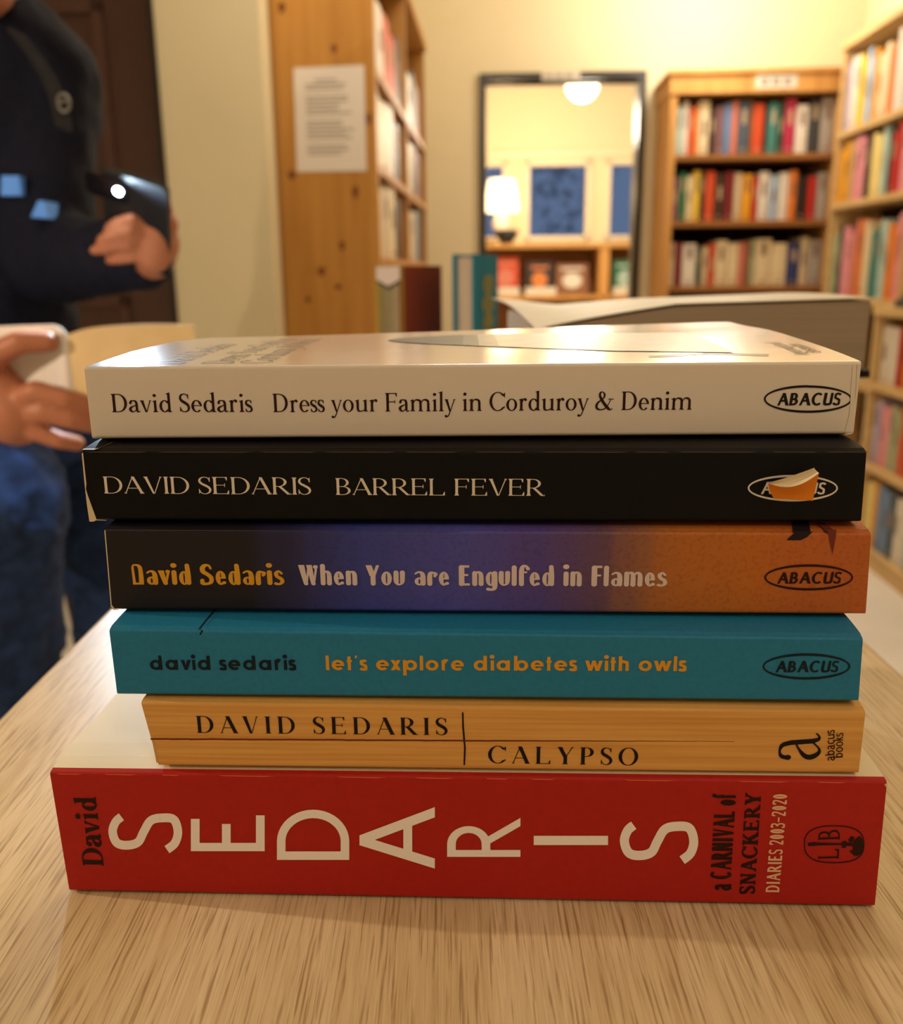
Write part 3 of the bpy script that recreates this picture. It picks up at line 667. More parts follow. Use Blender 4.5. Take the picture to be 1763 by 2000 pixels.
# notice on the pine panel
c = [on_plane(x, y, R(0, VL0), -ev) for x, y in ((573, 133), (711, 127), (716, 334), (580, 336))]
m = MB(); f = -ev * .0015
m.prism([p + f * .6 for p in c], f * .4, 0)
rn = random.Random(3)
for k in range(19):
    t = .12 + .74 * k / 19
    if k in (3, 9, 15): continue
    l0, r0 = c[0].lerp(c[3], t), c[1].lerp(c[2], t); l1, r1 = c[0].lerp(c[3], t + .016), c[1].lerp(c[2], t + .016)
    e1 = .72 + rn.uniform(-.1, .12); s0 = .3 if k == 0 else .16; e1 = .62 if k == 0 else e1
    m.add([l0.lerp(r0, s0) + f * 1.1, l0.lerp(r0, e1) + f * 1.1, l1.lerp(r1, e1) + f * 1.1, l1.lerp(r1, s0) + f * 1.1], [(0, 1, 2, 3)], 1)
tag(m.build('paper_notice', [mat('white_printer_paper', lin(226, 216, 208), .8, .2), mat('grey_text_print', lin(150, 138, 130), .8, .2)], fix=True), 'white printed sheet of paper fixed to the side of the pine bookcase', 'notice')

# --- low bookcase under the windows of the far room
UA, UZ, VW, VX = -.75, 1.95, 7.45, 7.93
bc = empty('low_bookcase', R(UA, VW, 0), 'long low bookcase under the windows of the far room', 'bookcase')
m = MB(); m.rbox((UA, VW - .02, 1.08), (UZ, VX, 1.112)); m.build('top_board', OAKC, bc)
for u in (UA, .775, UZ - .04): m = MB(); m.rbox((u, VW, 0), (u + (.075 if u == .775 else .035), VX, 1.08)); m.build('divider', OAKC, bc)
m = MB(); m.rbox((UA, VX - .012, 0), (UZ, VX, 1.08)); m.build('back_panel', OAKD, bc)
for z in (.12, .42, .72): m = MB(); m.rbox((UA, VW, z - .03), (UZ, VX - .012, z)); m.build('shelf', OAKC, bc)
def face_out(px0, px1, pt, pb, c, c2, label, vv=7.55, pic=None):
    """a book standing with its front cover to us, leaning back a little"""
    o = R(0, vv); a = on_plane(px0, pb, o, -ev); b_ = on_plane(px1, pb, o, -ev); t = on_plane(px0, pt, o, -ev)
    h = t.z - a.z; wdt = (b_ - a).length; z0 = 0.7236; a.z = z0
    mb = MB(); lean = ev * .04; up = Vector((0, 0, h)); dx = eu * wdt; d = ev * .022
    mb.hexa([a, a + dx, a + dx + d * .15, a + d * .15, a + up + lean, a + dx + up + lean, a + dx + up + lean + d * .15, a + up + lean + d * .15], 0)
    mb.hexa([p + ev * .004 for p in (a, a + dx * .97, a + dx * .97 + d * .7, a + d * .7, a + up * .98 + lean, a + dx * .97 + up * .98 + lean, a + dx * .97 + up * .98 + lean + d * .7, a + up * .98 + lean + d * .7)], 1)
    mb.hexa([p + ev * .0205 for p in (a, a + dx, a + dx + d * .15, a + d * .15, a + up + lean, a + dx + up + lean, a + dx + up + lean + d * .15, a + up + lean + d * .15)], 0)
    n = 20; cc = a + dx * .5 + up * .45 + lean * .45 - ev * .0012
    mb.add([cc + dx * .3 * math.cos(2 * math.pi * k / n) + (up + lean) * .25 * math.sin(2 * math.pi * k / n) for k in range(n)], [tuple(range(n))], 2)
    q = a + dx * .15 + (up + lean) * .80 - ev * .0012; mb.add([q, q + dx * .7, q + dx * .7 + (up + lean) * .08, q + (up + lean) * .08], [(0, 1, 2, 3)], 2)
    tag(mb.build('book', [book_mat(c), PAGEB, book_mat(c2)]), label, 'book', 'face-out books in the far room')
face_out(962, 1012, 498, 572, 'orange red', 'salmon', 'orange red book standing face-out under the table lamp in the far room')
face_out(1028, 1078, 508, 572, 'black', 'orange', 'black book with an orange picture standing face-out on the far low bookcase')
face_out(1086, 1148, 512, 572, 'brown', 'white', 'brown book with a white picture standing face-out on the far low bookcase')
face_out(1196, 1242, 505, 572, 'green', 'mint green', 'green book standing face-out right of the divider on the far low bookcase')
for x0, x1, lb in ((973, 1014, 'white card under the orange red face-out book of the far room'), (1026, 1086, 'white card under the black face-out book of the far room'), (1198, 1240, 'white card under the green face-out book of the far room')):
    o = R(0, 7.50); a = on_plane(x0, 560, o, -ev); c_ = on_plane(x1, 560, o, -ev); a.z = c_.z = .72
    m = MB(); d = ev * .012; up = Vector((0, 0, .062)); m.hexa([a, c_, c_ + d, a + d, a + up + d, c_ + up + d, c_ + up + d * 1.3, a + up + d * 1.3]); tag(m.build('shelf_card', mat('white_card_label')), lb, 'sign', 'cards on the far low bookcase')
# on top of the low pale bookcase: a leaning book and a flat dark folder
z = ZT3 + .025
m = MB(); o = R(1.20, 2.60, z); up = R(.05, 0, .235) ; up.z = .235; dx = -ev * .16; d = eu * .02
m.hexa([o, o + dx, o + dx + d, o + d, o + up, o + dx + up, o + dx + up + d, o + up + d], 0)
for t0, t1 in ((.0, .12), (.72, .93)):
    e = -eu * .0015; m.add([o + up * t0 + e, o + dx + up * t0 + e, o + dx + up * t1 + e, o + up * t1 + e], [(0, 1, 2, 3)], 1)
tag(m.build('book', [book_mat('tan'), mat('white_card_label')]), 'tan book with white bands leaning upright on top of the low pale bookcase', 'book')
m = MB(); o = R(1.17, 2.86, z); m.hexa([o, o + R(.17, 0), o + R(.17, -.2), o + R(0, -.2), o + Vector((0, 0, .022)), o + R(.17, 0) + Vector((0, 0, .022)), o + R(.17, -.2) + Vector((0, 0, .022)), o + R(0, -.2) + Vector((0, 0, .022))], 0)
m.hexa([p + R(.01, -.01) + Vector((0, 0, .022)) for p in (o, o + R(.15, 0), o + R(.15, -.18), o + R(0, -.18), o + Vector((0, 0, .012)), o + R(.15, 0) + Vector((0, 0, .012)), o + R(.15, -.18) + Vector((0, 0, .012)), o + R(0, -.18) + Vector((0, 0, .012)))], 1)
tag(m.build('folder', [book_mat('charcoal'), book_mat('slate blue')]), 'dark folder lying flat on top of the low pale bookcase', 'folder')
BLACK = mat('black_cover_card', lin(13, 12, 15), .55, .15, noise=.15, nscale=300)
# ================================================================= the table and the things on it behind the stack
def oak_table():
    m = bpy.data.materials.new('light_oak_table'); m.use_nodes = True; nt = m.node_tree; b = nt.nodes['Principled BSDF']
    tc = nt.nodes.new('ShaderNodeTexCoord')
    def noise(scale, s, detail=4, dist=0.):
        mp = nt.nodes.new('ShaderNodeMapping'); mp.inputs['Scale'].default_value = s; nt.links.new(tc.outputs['Object'], mp.inputs[0])
        n = nt.nodes.new('ShaderNodeTexNoise'); n.inputs['Scale'].default_value = scale; n.inputs['Detail'].default_value = detail; n.inputs['Distortion'].default_value = dist
        nt.links.new(mp.outputs[0], n.inputs[0]); return n.outputs['Fac']
    def ramp(x, stops):
        r = nt.nodes.new('ShaderNodeValToRGB'); e = r.color_ramp.elements
        while len(e) < len(stops): e.new(.5)
        for k, (p, c) in enumerate(stops): e[k].position = p; e[k].color = c if len(c) == 4 else (*c, 1)
        nt.links.new(x, r.inputs[0]); return r.outputs[0]
    def mul(a, c, f):
        x = nt.nodes.new('ShaderNodeMix'); x.data_type = 'RGBA'; x.blend_type = 'MULTIPLY'; x.inputs[0].default_value = f
        nt.links.new(a, x.inputs[6]); nt.links.new(c, x.inputs[7]); return x.outputs[2]
    base = ramp(noise(1., (22, 2.2, 1), 3, .6), [(.28, lin(206, 178, 136)), (.5, lin(222, 197, 156)), (.72, lin(236, 214, 178))])
    pores = ramp(noise(1., (1300, 40, 1), 3, .15), [(.34, (.55, .47, .38)), (.47, (1, 1, 1))])
    fine = ramp(noise(1., (2200, 50, 1), 2), [(.3, (.82, .78, .72)), (.6, (1, 1, 1))])
    bands = ramp(noise(1., (300, 9, 1), 3, .9), [(.36, (.80, .73, .64)), (.52, (1, 1, 1))])
    nt.links.new(mul(mul(mul(base, bands, .5), pores, .85), fine, .8), b.inputs['Base Color'])
    b.inputs['Roughness'].default_value = .38; b.inputs['Specular IOR Level'].default_value = .35
    return m
OAK = oak_table()
tb = empty('table', Vector((.008, .8, 0)), 'narrow light oak table carrying the stack of books', 'table')
ya, yb, lean = .06, 1.55, .012
xl = lambda y: -.186 + lean * y * 1.0 + .02 * 0 + (y - .3286) * .0 ; 
XL, XR = -.1795, .1935
m = MB(); t = .036
m.box((XL, ya, TABLE - t), (XR, yb, TABLE)); m.build('table_top', OAK, tb, bevel=.002)
LEGM = mat('oak_leg', lin(190, 148, 92), .5, .3, noise=.12, nscale=20, stretch=(8, 8, 1))
for x in (XL + .03, XR - .07):
    for y in (ya + .04, yb - .08): m = MB(); m.box((x, y, 0), (x + .04, y + .04, TABLE - t)); m.build('leg', LEGM, tb)
m = MB(); m.box((XL + .04, ya + .05, TABLE - t - .06), (XR - .04, yb - .05, TABLE - t)); m.build('apron', LEGM, tb)

# large grey book with a curling cover, lying on a hidden pair of books behind the stack
Z0 = .852
gb = empty('large_book', Vector((.13, .50, Z0)), 'large thick grey-edged book with curling pale cover lying behind the stack', 'book')
yn, yf = .50, .68
def top_z(u, w):                                              # u along its long edge, w into the picture
    zn = at(1040 + 655 * u, 645 - 42 * min(1, u / .42) ** .8 - 20 * u, yn).z
    zf = at(990 + 500 * u, 603 - 27 * u, yf).z
    return zn + (zf - zn) * w + .0035 * math.sin(math.pi * w) * (1 - u * .5)
xn0, xn1 = at(1046, 640, yn).x, at(1694, 640, yn).x
X = lambda u, w: xn0 + (xn1 - xn0) * u + (-.004 - .0 * u) * w
blk = MB(); n = 24
rows = [[Vector((X(u, w), yn + (yf - yn) * w, top_z(u, w) - .0012)) for u in [k / n for k in range(n + 1)]] for w in [k / 8 for k in range(9)]]
blk.grid(rows)
for w, r in ((0, rows[0]), (8, rows[8])): blk.grid([r, [Vector((p.x, p.y, Z0 + .004)) for p in r]])
for c in (0, n): blk.grid([[r[c] for r in rows], [Vector((r[c].x, r[c].y, Z0 + .004)) for r in rows]])
blk.grid([[Vector((p.x, p.y, Z0 + .004)) for p in r] for r in rows])
blk.build('page_block', mat('grey_brown_page_edges', lin(150, 132, 114), .9, .1, noise=.10, nscale=1., stretch=(6, 6, 900)), gb)
cv = MB()
def cz(u, w): return top_z(u, w) + .0006 + .007 * max(0, .16 - u) / .16 * w
rr = [[Vector((X(u, w) - (.012 * w if u < .01 else 0), yn + (yf - yn) * w - .001, cz(u, w))) for u in [k / n for k in range(n + 1)]] for w in [k / 8 for k in range(9)]]
cv.grid(rr); cv.grid([[p - Vector((0, 0, .0005)) for p in r] for r in rr])
for r in (rr[0], rr[8]): cv.grid([r, [p - Vector((0, 0, .0005)) for p in r]])
cv.build('front_cover', mat('pale_grey_cover', lin(212, 200, 178), .55, .3, noise=.06, nscale=30), gb, fix=False)
m = MB(); m.box((xn0 - .002, yn - .003, Z0), (xn1 + .0025, yf + .002, Z0 + .004)); m.build('back_cover', mat('black_cover_card'), gb)
for k, (z0, z1, c, lb) in enumerate(((TABLE, TABLE + .058, 'navy blue', 'thick navy book under the large grey book behind the stack, lower one'), (TABLE + .058, Z0, 'dark red', 'thick dark red book under the large grey book behind the stack, upper one'))):
    m = MB(); x0, x1, y0, y1 = .055 + .01 * k, .185, .53, .655
    m.box((x0, y0, z0 + .0004), (x1, y1, z0 + .0026), 0); m.box((x0, y0, z1 - .0026), (x1, y1, z1 - .0003), 0); m.box((x0, y1 - .002, z0 + .0026), (x1, y1, z1 - .0026), 0); m.box((x0 + .003, y0 + .003, z0 + .0026), (x1 - .003, y1 - .002, z1 - .0026), 1)
    tag(m.build('book', [book_mat(c), PAGEB]), lb, 'book')

# two cloth-bound books standing at the end of the table
def standing(name, label, pl, pm, pr, ptop, Y, depth_w, cov, pages_left, extra=None):
    a, b_, top = at(pl, 640, Y), at(pm, 640, Y), at(pl, ptop, Y)
    return a.x, b_.x, at(pr, 640, Y).x, top.z
Y = 1.20
e = empty('standing_book', Vector((-.075, 1.2, TABLE)), 'maroon book with olive spine and pale chevron standing upright behind the stack', 'book')
x0, x1, x2, zt = at(735, 640, Y).x, at(785, 640, Y).x, at(863, 640, Y + .09).x, at(760, 519, Y).z
w1 = x1 - x0; ln = x2 - x1; P = lambda x, y, z: Vector((x, y, z))
dep = .10
m = MB()                                                      # spine to us, front board running back to the right
A, B, C = (x0, Y + .012), (x1, Y), (x2, Y + dep); D = (x0 + (x2 - x1), Y + dep + .012)
tb_ = .0028
m.hexa([P(*A, TABLE + .0004), P(*B, TABLE + .0004), P(B[0] + tb_, B[1] + .004, TABLE + .0004), P(A[0] + tb_, A[1] + .004, TABLE + .0004), P(*A, zt), P(*B, zt), P(B[0] + tb_, B[1] + .004, zt), P(A[0] + tb_, A[1] + .004, zt)], 0)
lerp = lambda p, q, t: (p[0] + (q[0] - p[0]) * t, p[1] + (q[1] - p[1]) * t)
sp2 = lambda t, z, o=.0012: P(*lerp(A, B, t), z) + Vector((-.25, -1, 0)).normalized() * o
hgt = zt - TABLE
m.add([sp2(.03, zt - .001), sp2(.97, zt - .001), sp2(.97, zt - .017), sp2(.5, zt - .025), sp2(.03, zt - .017)], [(0, 1, 2, 3, 4)], 1)
m.add([sp2(.03, zt - .017), sp2(.5, zt - .025), sp2(.97, zt - .017), sp2(.97, zt - .0205), sp2(.5, zt - .0295), sp2(.03, zt - .0205)], [(0, 1, 4, 5), (1, 2, 3, 4)], 2)
m.build('spine', [mat('olive_cloth', lin(166, 146, 60), .8, .2, noise=.12, nscale=300), mat('grey_lilac_label', lin(215, 200, 196), .7, .2), mat('dark_olive_print', lin(62, 60, 52), .7, .2)], e, fix=False)
m = MB()
m.hexa([P(*B, TABLE + .0004), P(*C, TABLE + .0004), P(C[0] - .003, C[1] + .0006, TABLE + .0004), P(B[0] - .003, B[1] + .0006, TABLE + .0004), P(*B, zt), P(*C, zt), P(C[0] - .003, C[1] + .0006, zt), P(B[0] - .003, B[1] + .0006, zt)], 0)
cv2 = lambda t, z, o=.0008: P(*lerp(B, C, t), z) + Vector((C[1] - B[1], B[0] - C[0], 0)).normalized() * o
f = lambda t, s: cv2(t, zt - s * hgt)
m.add([f(.60, .96), f(.62, .72), f(.66, .60), f(.69, .50), f(.72, .60), f(.77, .72), f(.80, .96)], [tuple(range(7))], 1)
m.build('front_board', [mat('maroon_cloth', lin(132, 58, 44), .75, .2, noise=.10, nscale=300), mat('grey_lilac_label')], e, fix=True)
m = MB(); m.hexa([P(*q, z) for z in (TABLE + .003, zt - .003) for q in (lerp(A, B, .1), lerp(A, B, .92), lerp(lerp(A, B, .92), (C[0] - .003, C[1]), .96), lerp(lerp(A, B, .1), D, .96))]); m.build('page_block', PAGEB, e)
m = MB(); m.hexa([P(*A, TABLE + .0004), P(*D, TABLE + .0004), P(D[0] + .003, D[1], TABLE + .0004), P(A[0] + .003, A[1], TABLE + .0004), P(*A, zt), P(*D, zt), P(D[0] + .003, D[1], zt), P(A[0] + .003, A[1], zt)]); m.build('back_board', mat('maroon_cloth'), e)

e = empty('standing_book', Vector((.03, 1.2, TABLE)), 'teal cloth book with gold pattern standing upright, pale page edges turned to us', 'book')
x0, x1, x2, zt = at(884, 640, Y).x, at(928, 640, Y).x, at(972, 640, Y + .09).x, at(930, 496, Y).z
A, B, C, D = (x0, Y + .008), (x1, Y), (x2, Y + .11), (x0 + (x2 - x1), Y + .118)
TEALC = mat('teal_cloth', lin(20, 116, 150), .7, .2, noise=.12, nscale=300); GOLDT = mat('gold_tooling', lin(150, 140, 62), .5, .4, noise=.3, nscale=120)
m = MB(); m.hexa([P(*B, TABLE + .0004), P(*C, TABLE + .0004), P(C[0] - .004, C[1] + .001, TABLE + .0004), P(B[0] - .004, B[1] + .001, TABLE + .0004), P(*B, zt), P(*C, zt), P(C[0] - .004, C[1] + .001, zt), P(B[0] - .004, B[1] + .001, zt)], 0)
cv2 = lambda t, z, o=.0009: P(*lerp(B, C, t), z) + Vector((C[1] - B[1], B[0] - C[0], 0)).normalized() * o
for tz, rr_ in ((.20, .22), (.33, .26), (.46, .22)):
    c = [cv2(.55 + rr_ * math.cos(a), zt - (tz + .065 * math.sin(a)) * (zt - TABLE)) for a in [2 * math.pi * k / 20 for k in range(20)]]; i = [cv2(.55 + rr_ * .6 * math.cos(a), zt - (tz + .038 * math.sin(a)) * (zt - TABLE)) for a in [2 * math.pi * k / 20 for k in range(20)]]
    m.add(c + i, [(k, (k + 1) % 20, 20 + (k + 1) % 20, 20 + k) for k in range(20)], 1); m.add([cv2(.55 + rr_ * .4 * math.cos(a), zt - (tz + .024 * math.sin(a)) * (zt - TABLE)) for a in [2 * math.pi * k / 12 for k in range(12)]], [tuple(range(12))], 1)
m.build('front_board', [TEALC, GOLDT], e)
m = MB(); m.hexa([P(*A, TABLE + .0004), P(*D, TABLE + .0004), P(D[0] + .005, D[1], TABLE + .0004), P(A[0] + .005, A[1], TABLE + .0004), P(*A, zt), P(*D, zt), P(D[0] + .005, D[1], zt), P(A[0] + .005, A[1], zt)]); m.build('back_board', TEALC, e)
m = MB(); m.hexa([P(*q, z) for z in (TABLE + .004, zt - .004) for q in ((A[0] + .006, A[1] + .004), (B[0] - .004, B[1] + .004), (C[0] - .005, C[1] - .002), (D[0] + .006, D[1] - .002))]); m.build('page_block', mat('grey_page_edges', lin(196, 180, 164), .9, .1, noise=.1, nscale=1., stretch=(900, 900, 6)), e)
m = MB(); m.hexa([P(*C, TABLE + .0004), P(C[0] + .001, C[1] + .004, TABLE + .0004), P(D[0], D[1] + .004, TABLE + .0004), P(*D, TABLE + .0004), P(*C, zt), P(C[0] + .001, C[1] + .004, zt), P(D[0], D[1] + .004, zt), P(*D, zt)]); m.build('spine', TEALC, e)
# ================================================================= the stack of six paperbacks
PAPER = mat('aged_page_paper', lin(222, 204, 168), .9, .1, noise=.12, nscale=60, stretch=(1, 1, 40))
PAGES_WHITE = mat('white_page_paper', lin(226, 214, 192), .9, .1, noise=.06, nscale=60, stretch=(1, 1, 40))

def ramp_material(name, axis_stops, rough=.45, speck=0.):
    """printed picture that changes along the spine (object x, metres)"""
    m = bpy.data.materials.new(name); m.use_nodes = True; nt = m.node_tree; b = nt.nodes['Principled BSDF']
    tc = nt.nodes.new('ShaderNodeTexCoord'); sp = nt.nodes.new('ShaderNodeSeparateXYZ'); nt.links.new(tc.outputs['Object'], sp.inputs[0])
    mp = nt.nodes.new('ShaderNodeMapping'); mp.inputs['Scale'].default_value = (160, 6, 14); nt.links.new(tc.outputs['Object'], mp.inputs[0])
    ns = nt.nodes.new('ShaderNodeTexNoise'); ns.inputs['Scale'].default_value = 1.; ns.inputs['Detail'].default_value = 4; nt.links.new(mp.outputs[0], ns.inputs[0])
    ad = nt.nodes.new('ShaderNodeMath'); ad.operation = 'MULTIPLY_ADD'; nt.links.new(ns.outputs['Fac'], ad.inputs[0]); ad.inputs[1].default_value = .014; nt.links.new(sp.outputs['X'], ad.inputs[2])
    mr = nt.nodes.new('ShaderNodeMapRange'); mr.inputs['From Min'].default_value = -.095; mr.inputs['From Max'].default_value = .119; nt.links.new(ad.outputs[0], mr.inputs['Value'])
    r = nt.nodes.new('ShaderNodeValToRGB'); e = r.color_ramp.elements
    while len(e) < len(axis_stops): e.new(.5)
    for k, (p, c) in enumerate(axis_stops): e[k].position = p; e[k].color = c
    nt.links.new(mr.outputs[0], r.inputs[0])
    n2 = nt.nodes.new('ShaderNodeTexNoise'); n2.inputs['Scale'].default_value = 900; nt.links.new(tc.outputs['Object'], n2.inputs[0])
    mx = nt.nodes.new('ShaderNodeMix'); mx.data_type = 'RGBA'; mx.blend_type = 'MULTIPLY'; mx.inputs[0].default_value = speck
    r2 = nt.nodes.new('ShaderNodeValToRGB'); r2.color_ramp.elements[0].position = .36; r2.color_ramp.elements[0].color = (.45, .3, .25, 1); r2.color_ramp.elements[1].position = .5
    nt.links.new(n2.outputs['Fac'], r2.inputs[0]); nt.links.new(r.outputs[0], mx.inputs[6]); nt.links.new(r2.outputs[0], mx.inputs[7])
    nt.links.new(mx.outputs[2], b.inputs['Base Color']); b.inputs['Roughness'].default_value = rough; b.inputs['Specular IOR Level'].default_value = .3
    return m

class Spine:
    """a book lying flat with its spine to the camera: corner pixels TL, BL, TR, BR on an upright plane through (x, y) turned by yaw"""
    def __init__(s, name, label, x, y, yaw, TL, BL, TR, BR, depth, rise_t, rise_b):
        s.n = Vector((math.sin(yaw), -math.cos(yaw), 0)); s.b = -s.n; s.o = Vector((x, y, 0)); s.d = Vector((math.cos(yaw), math.sin(yaw), 0))
        s.c = [on_plane(*p, s.o, s.n) for p in (TL, BL, TR, BR)]
        s.depth, s.rt, s.rb = depth, rise_t, rise_b
        s.root = empty(name, Vector((x, y, min(s.c[1].z, s.c[3].z) - rise_b)), label, 'book')
        s.polys = []; s.mats = []
    def px(s, x, y, off=.00012): return on_plane(x, y, s.o, s.n) + s.n * off
    def corner(s, u, q):                                      # u left-right, q bottom-top on the spine
        TL, BL, TR, BR = s.c
        return BL.lerp(BR, u).lerp(TL.lerp(TR, u), q)
    def zt(s, u, w): r = s.rt if isinstance(s.rt, list) else (s.rt, s.rt); return (r[0] + (r[1] - r[0]) * u) * min(1, w / .012) ** .6 if w > 0 else 0
    def zb(s, u, w): r = s.rb if isinstance(s.rb, list) else (s.rb, s.rb); return -(r[0] + (r[1] - r[0]) * u) * min(1, w / .010) ** .6 if w > 0 else 0
    def profile(s, u, inset=0., x_in=0.):
        """outer section from the back of the bottom board round the spine to the back of the top board"""
        r = .0009; out = []
        W = [s.depth * k / 10 for k in range(10, 0, -1)] + [.008, .004, .002]
        H = (s.corner(u, 1) - s.corner(u, 0)).length
        for w in W: out.append((s.corner(u, 0) + s.b * w + Vector((0, 0, s.zb(u, w) + inset)), 0))
        for k in range(5):
            a = math.pi / 2 * k / 4
            out.append((s.corner(u, (r - r * math.cos(a) + inset * math.cos(a)) / H) + s.b * (r - r * math.sin(a) + inset * math.sin(a)), 1))
        for k in range(5):
            a = math.pi / 2 * k / 4
            out.append((s.corner(u, 1 - (r - r * math.sin(a) + inset * math.sin(a)) / H) + s.b * (r - r * math.cos(a) + inset * math.cos(a)), 1))
        for w in W[::-1]: out.append((s.corner(u, 1) + s.b * w + Vector((0, 0, s.zt(u, w) - inset)), 2))
        return [p for p, _ in out], [k for _, k in out]
    def mi(s, m):
        if m not in s.mats: s.mats.append(m)
        return s.mats.index(m)
    def ink(s, pts, m, off=.00012): s.polys.append(([s.px(x, y, off) for x, y in pts], s.mi(m)))
    def text(s, pen, txt, a, b, cap, m, track=0., fit=True):
        """txt along the baseline from pixel a to pixel b, capitals cap pixels high"""
        A, B = s.px(*a), s.px(*b); d = (B - A).normalized(); up = s.n.cross(d).normalized()
        ppm = math.dist(a, b) / (B - A).length; h = cap / ppm
        F, w = lay(pen, txt, track)
        x0 = min(p[0] for f in F for p in f); x1 = max(p[0] for f in F for p in f)
        k = (B - A).length / ((x1 - x0) * h) if fit else 1.
        for f in F: s.polys.append(([A + d * ((x - x0) * h * k) + up * (y * h) for x, y in f], s.mi(m)))
    def boxed(s, pen, ch, box, m):                            # one letter turned a quarter left and fitted to a pixel box
        x0, y0, x1, y1 = box
        F, w = lay(pen, ch)
        X0 = min(p[0] for f in F for p in f); X1 = max(p[0] for f in F for p in f); Y0 = min(p[1] for f in F for p in f); Y1 = max(p[1] for f in F for p in f)
        for f in F: s.ink([(x1 - (y - Y0) / (Y1 - Y0) * (x1 - x0), y1 - (x - X0) / (X1 - X0) * (y1 - y0)) for x, y in f], m)
    def oval(s, cx, cy, hw, hh, th, tv, m, tilt=0., p=2.):
        n = 64; pr = lambda a, rx, ry: (cx + rx * math.copysign(abs(math.cos(a)) ** (2 / p), math.cos(a)), cy + ry * math.copysign(abs(math.sin(a)) ** (2 / p), math.sin(a)) + tilt * rx * math.cos(a))
        for k in range(n):
            a, b = 2 * math.pi * k / n, 2 * math.pi * (k + 1) / n
            s.ink([pr(a, hw, hh), pr(b, hw, hh), pr(b, hw - th, hh - tv), pr(a, hw - th, hh - tv)], m)
    def top(s, u, w, off=.00015): return s.corner(u, 1) + s.b * w + Vector((0, 0, s.zt(u, w) + off))
    def top_poly(s, pts, m, off=.00015): s.polys.append(([s.top(u, w, off) for u, w in pts], s.mi(m)))
    def top_quad(s, ua, ub, w1, shift, m):                    # mark that runs over the edge onto the top board
        n = 8
        for k in range(n):
            a, c = w1 * (k / n) ** 2, w1 * ((k + 1) / n) ** 2; d0, d1 = shift * a / w1, shift * c / w1
            s.top_poly([(ua + d0, a), (ub + d0, a), (ub + d1, c), (ua + d1, c)], m, .0003)
    def finish(s, base, page, board=None, ns=12, extra=None):
        base_i = s.mi(base); bd = s.mi(board) if board else base_i
        mb = MB(); us = [k / ns for k in range(ns + 1)]
        th = .00035
        O = [s.profile(u)[0] for u in us]; K = s.profile(0)[1]; I = [s.profile(u, th)[0] for u in us]
        np_ = len(K)
        for i in range(ns):
            for j in range(np_ - 1):
                k = bd if (K[j] != 1 and K[j + 1] != 1 and abs((O[i][j] - s.corner(us[i], .5)).dot(s.b)) > .0015) else base_i
                mb.add([O[i][j], O[i + 1][j], O[i + 1][j + 1], O[i][j + 1]], [(0, 1, 2, 3)], k)
                mb.add([I[i][j], I[i][j + 1], I[i + 1][j + 1], I[i + 1][j]], [(0, 1, 2, 3)], k)
        wi = s.mi(page)
        for i in (0, ns):
            for j in range(np_ - 1): mb.add([O[i][j], O[i][j + 1], I[i][j + 1], I[i][j]], [(0, 1, 2, 3)], wi)
        for j in (0, np_ - 1):
            for i in range(ns): mb.add([O[i][j], O[i + 1][j], I[i + 1][j], I[i][j]], [(0, 1, 2, 3)], wi)
        for k, (p, m) in enumerate(s.polys): o = s.n * (1e-6 * (k % 60)) + Vector((0, 0, 1e-6 * (k % 60))); mb.add([q + o for q in p], [tuple(range(len(p)))], m)
        cover = mb.build('cover', s.mats, s.root, fix=False)
        pb = MB(); P = []
        for u in us:
            u2 = .0018 + u * (1 - .0036)
            pr = s.profile(u2, th + .0001)[0]
            P.append([p - s.b * (.0012 if abs((p - s.corner(u2, .5)).dot(s.b)) > s.depth * .95 else 0) for p in pr])
        pb.grid(P)
        for i in (0, ns):
            h = len(P[i]) // 2
            for j in range(h - 1): pb.add([P[i][j], P[i][j + 1], P[i][-2 - j], P[i][-1 - j]], [(0, 1, 2, 3)])
        for i in range(ns): pb.add([P[i][0], P[i + 1][0], P[i + 1][-1], P[i][-1]], [(0, 1, 2, 3)])
        pb.build('page_block', page, s.root)
        return cover

INK = mat('black_ink', lin(26, 18, 18), .6, .2)
BROWN_INK = mat('brown_black_ink', lin(45, 16, 12), .6, .2)
CREAM_INK = mat('cream_print', lin(232, 220, 206), .6, .2)
WHITE_PRINT = mat('white_print', lin(252, 244, 246), .6, .2)
GOLD_PRINT = mat('gold_print', lin(226, 165, 50), .6, .2)
LILAC_PRINT = mat('pale_lilac_print', lin(225, 205, 205), .6, .2)
WORN = mat('worn_paper_edge', lin(225, 205, 170), .9, .1)
SERIF = Pen(.135, .045, .06, .032, .64, wide=1.1); FLARE = Pen(.105, .034, .04, .022, .63, wide=1.35, brk=.1)
DIDOT = Pen(.155, .034, .055, .022, .63, wide=1.12, brk=.03); BOLD = Pen(.20, .07, .06, .055, .68, wide=1.05)
SLAB = Pen(.21, .11, .065, .09, .66); COND = Pen(.28, .14, 0, xh=.70, wide=.62); COND2 = Pen(.21, .14, 0, wide=.6)
HUM = Pen(.205, .155, 0, slant=.09); FUT = Geo(.20, .185, 0, xh=.70, asc=1.0, wide=1.12); GILL = Pen(.118, .118, 0); SMALL = Pen(.13, .105, 0, xh=.74)
THIN = Pen(.10, .04, .06, .03, .64, wide=1.1); FAT = Fat(.19, .075, xh=.70, wide=1.22)
def abacus(s, cx, cy, hw, hh, tx0, tx1, yb, cap, m):
    s.oval(cx, cy, hw, hh, 3.4, 4.6, m); s.text(HUM, 'ABACUS', (tx0, yb), (tx1, yb - .5), cap, m, track=.02)

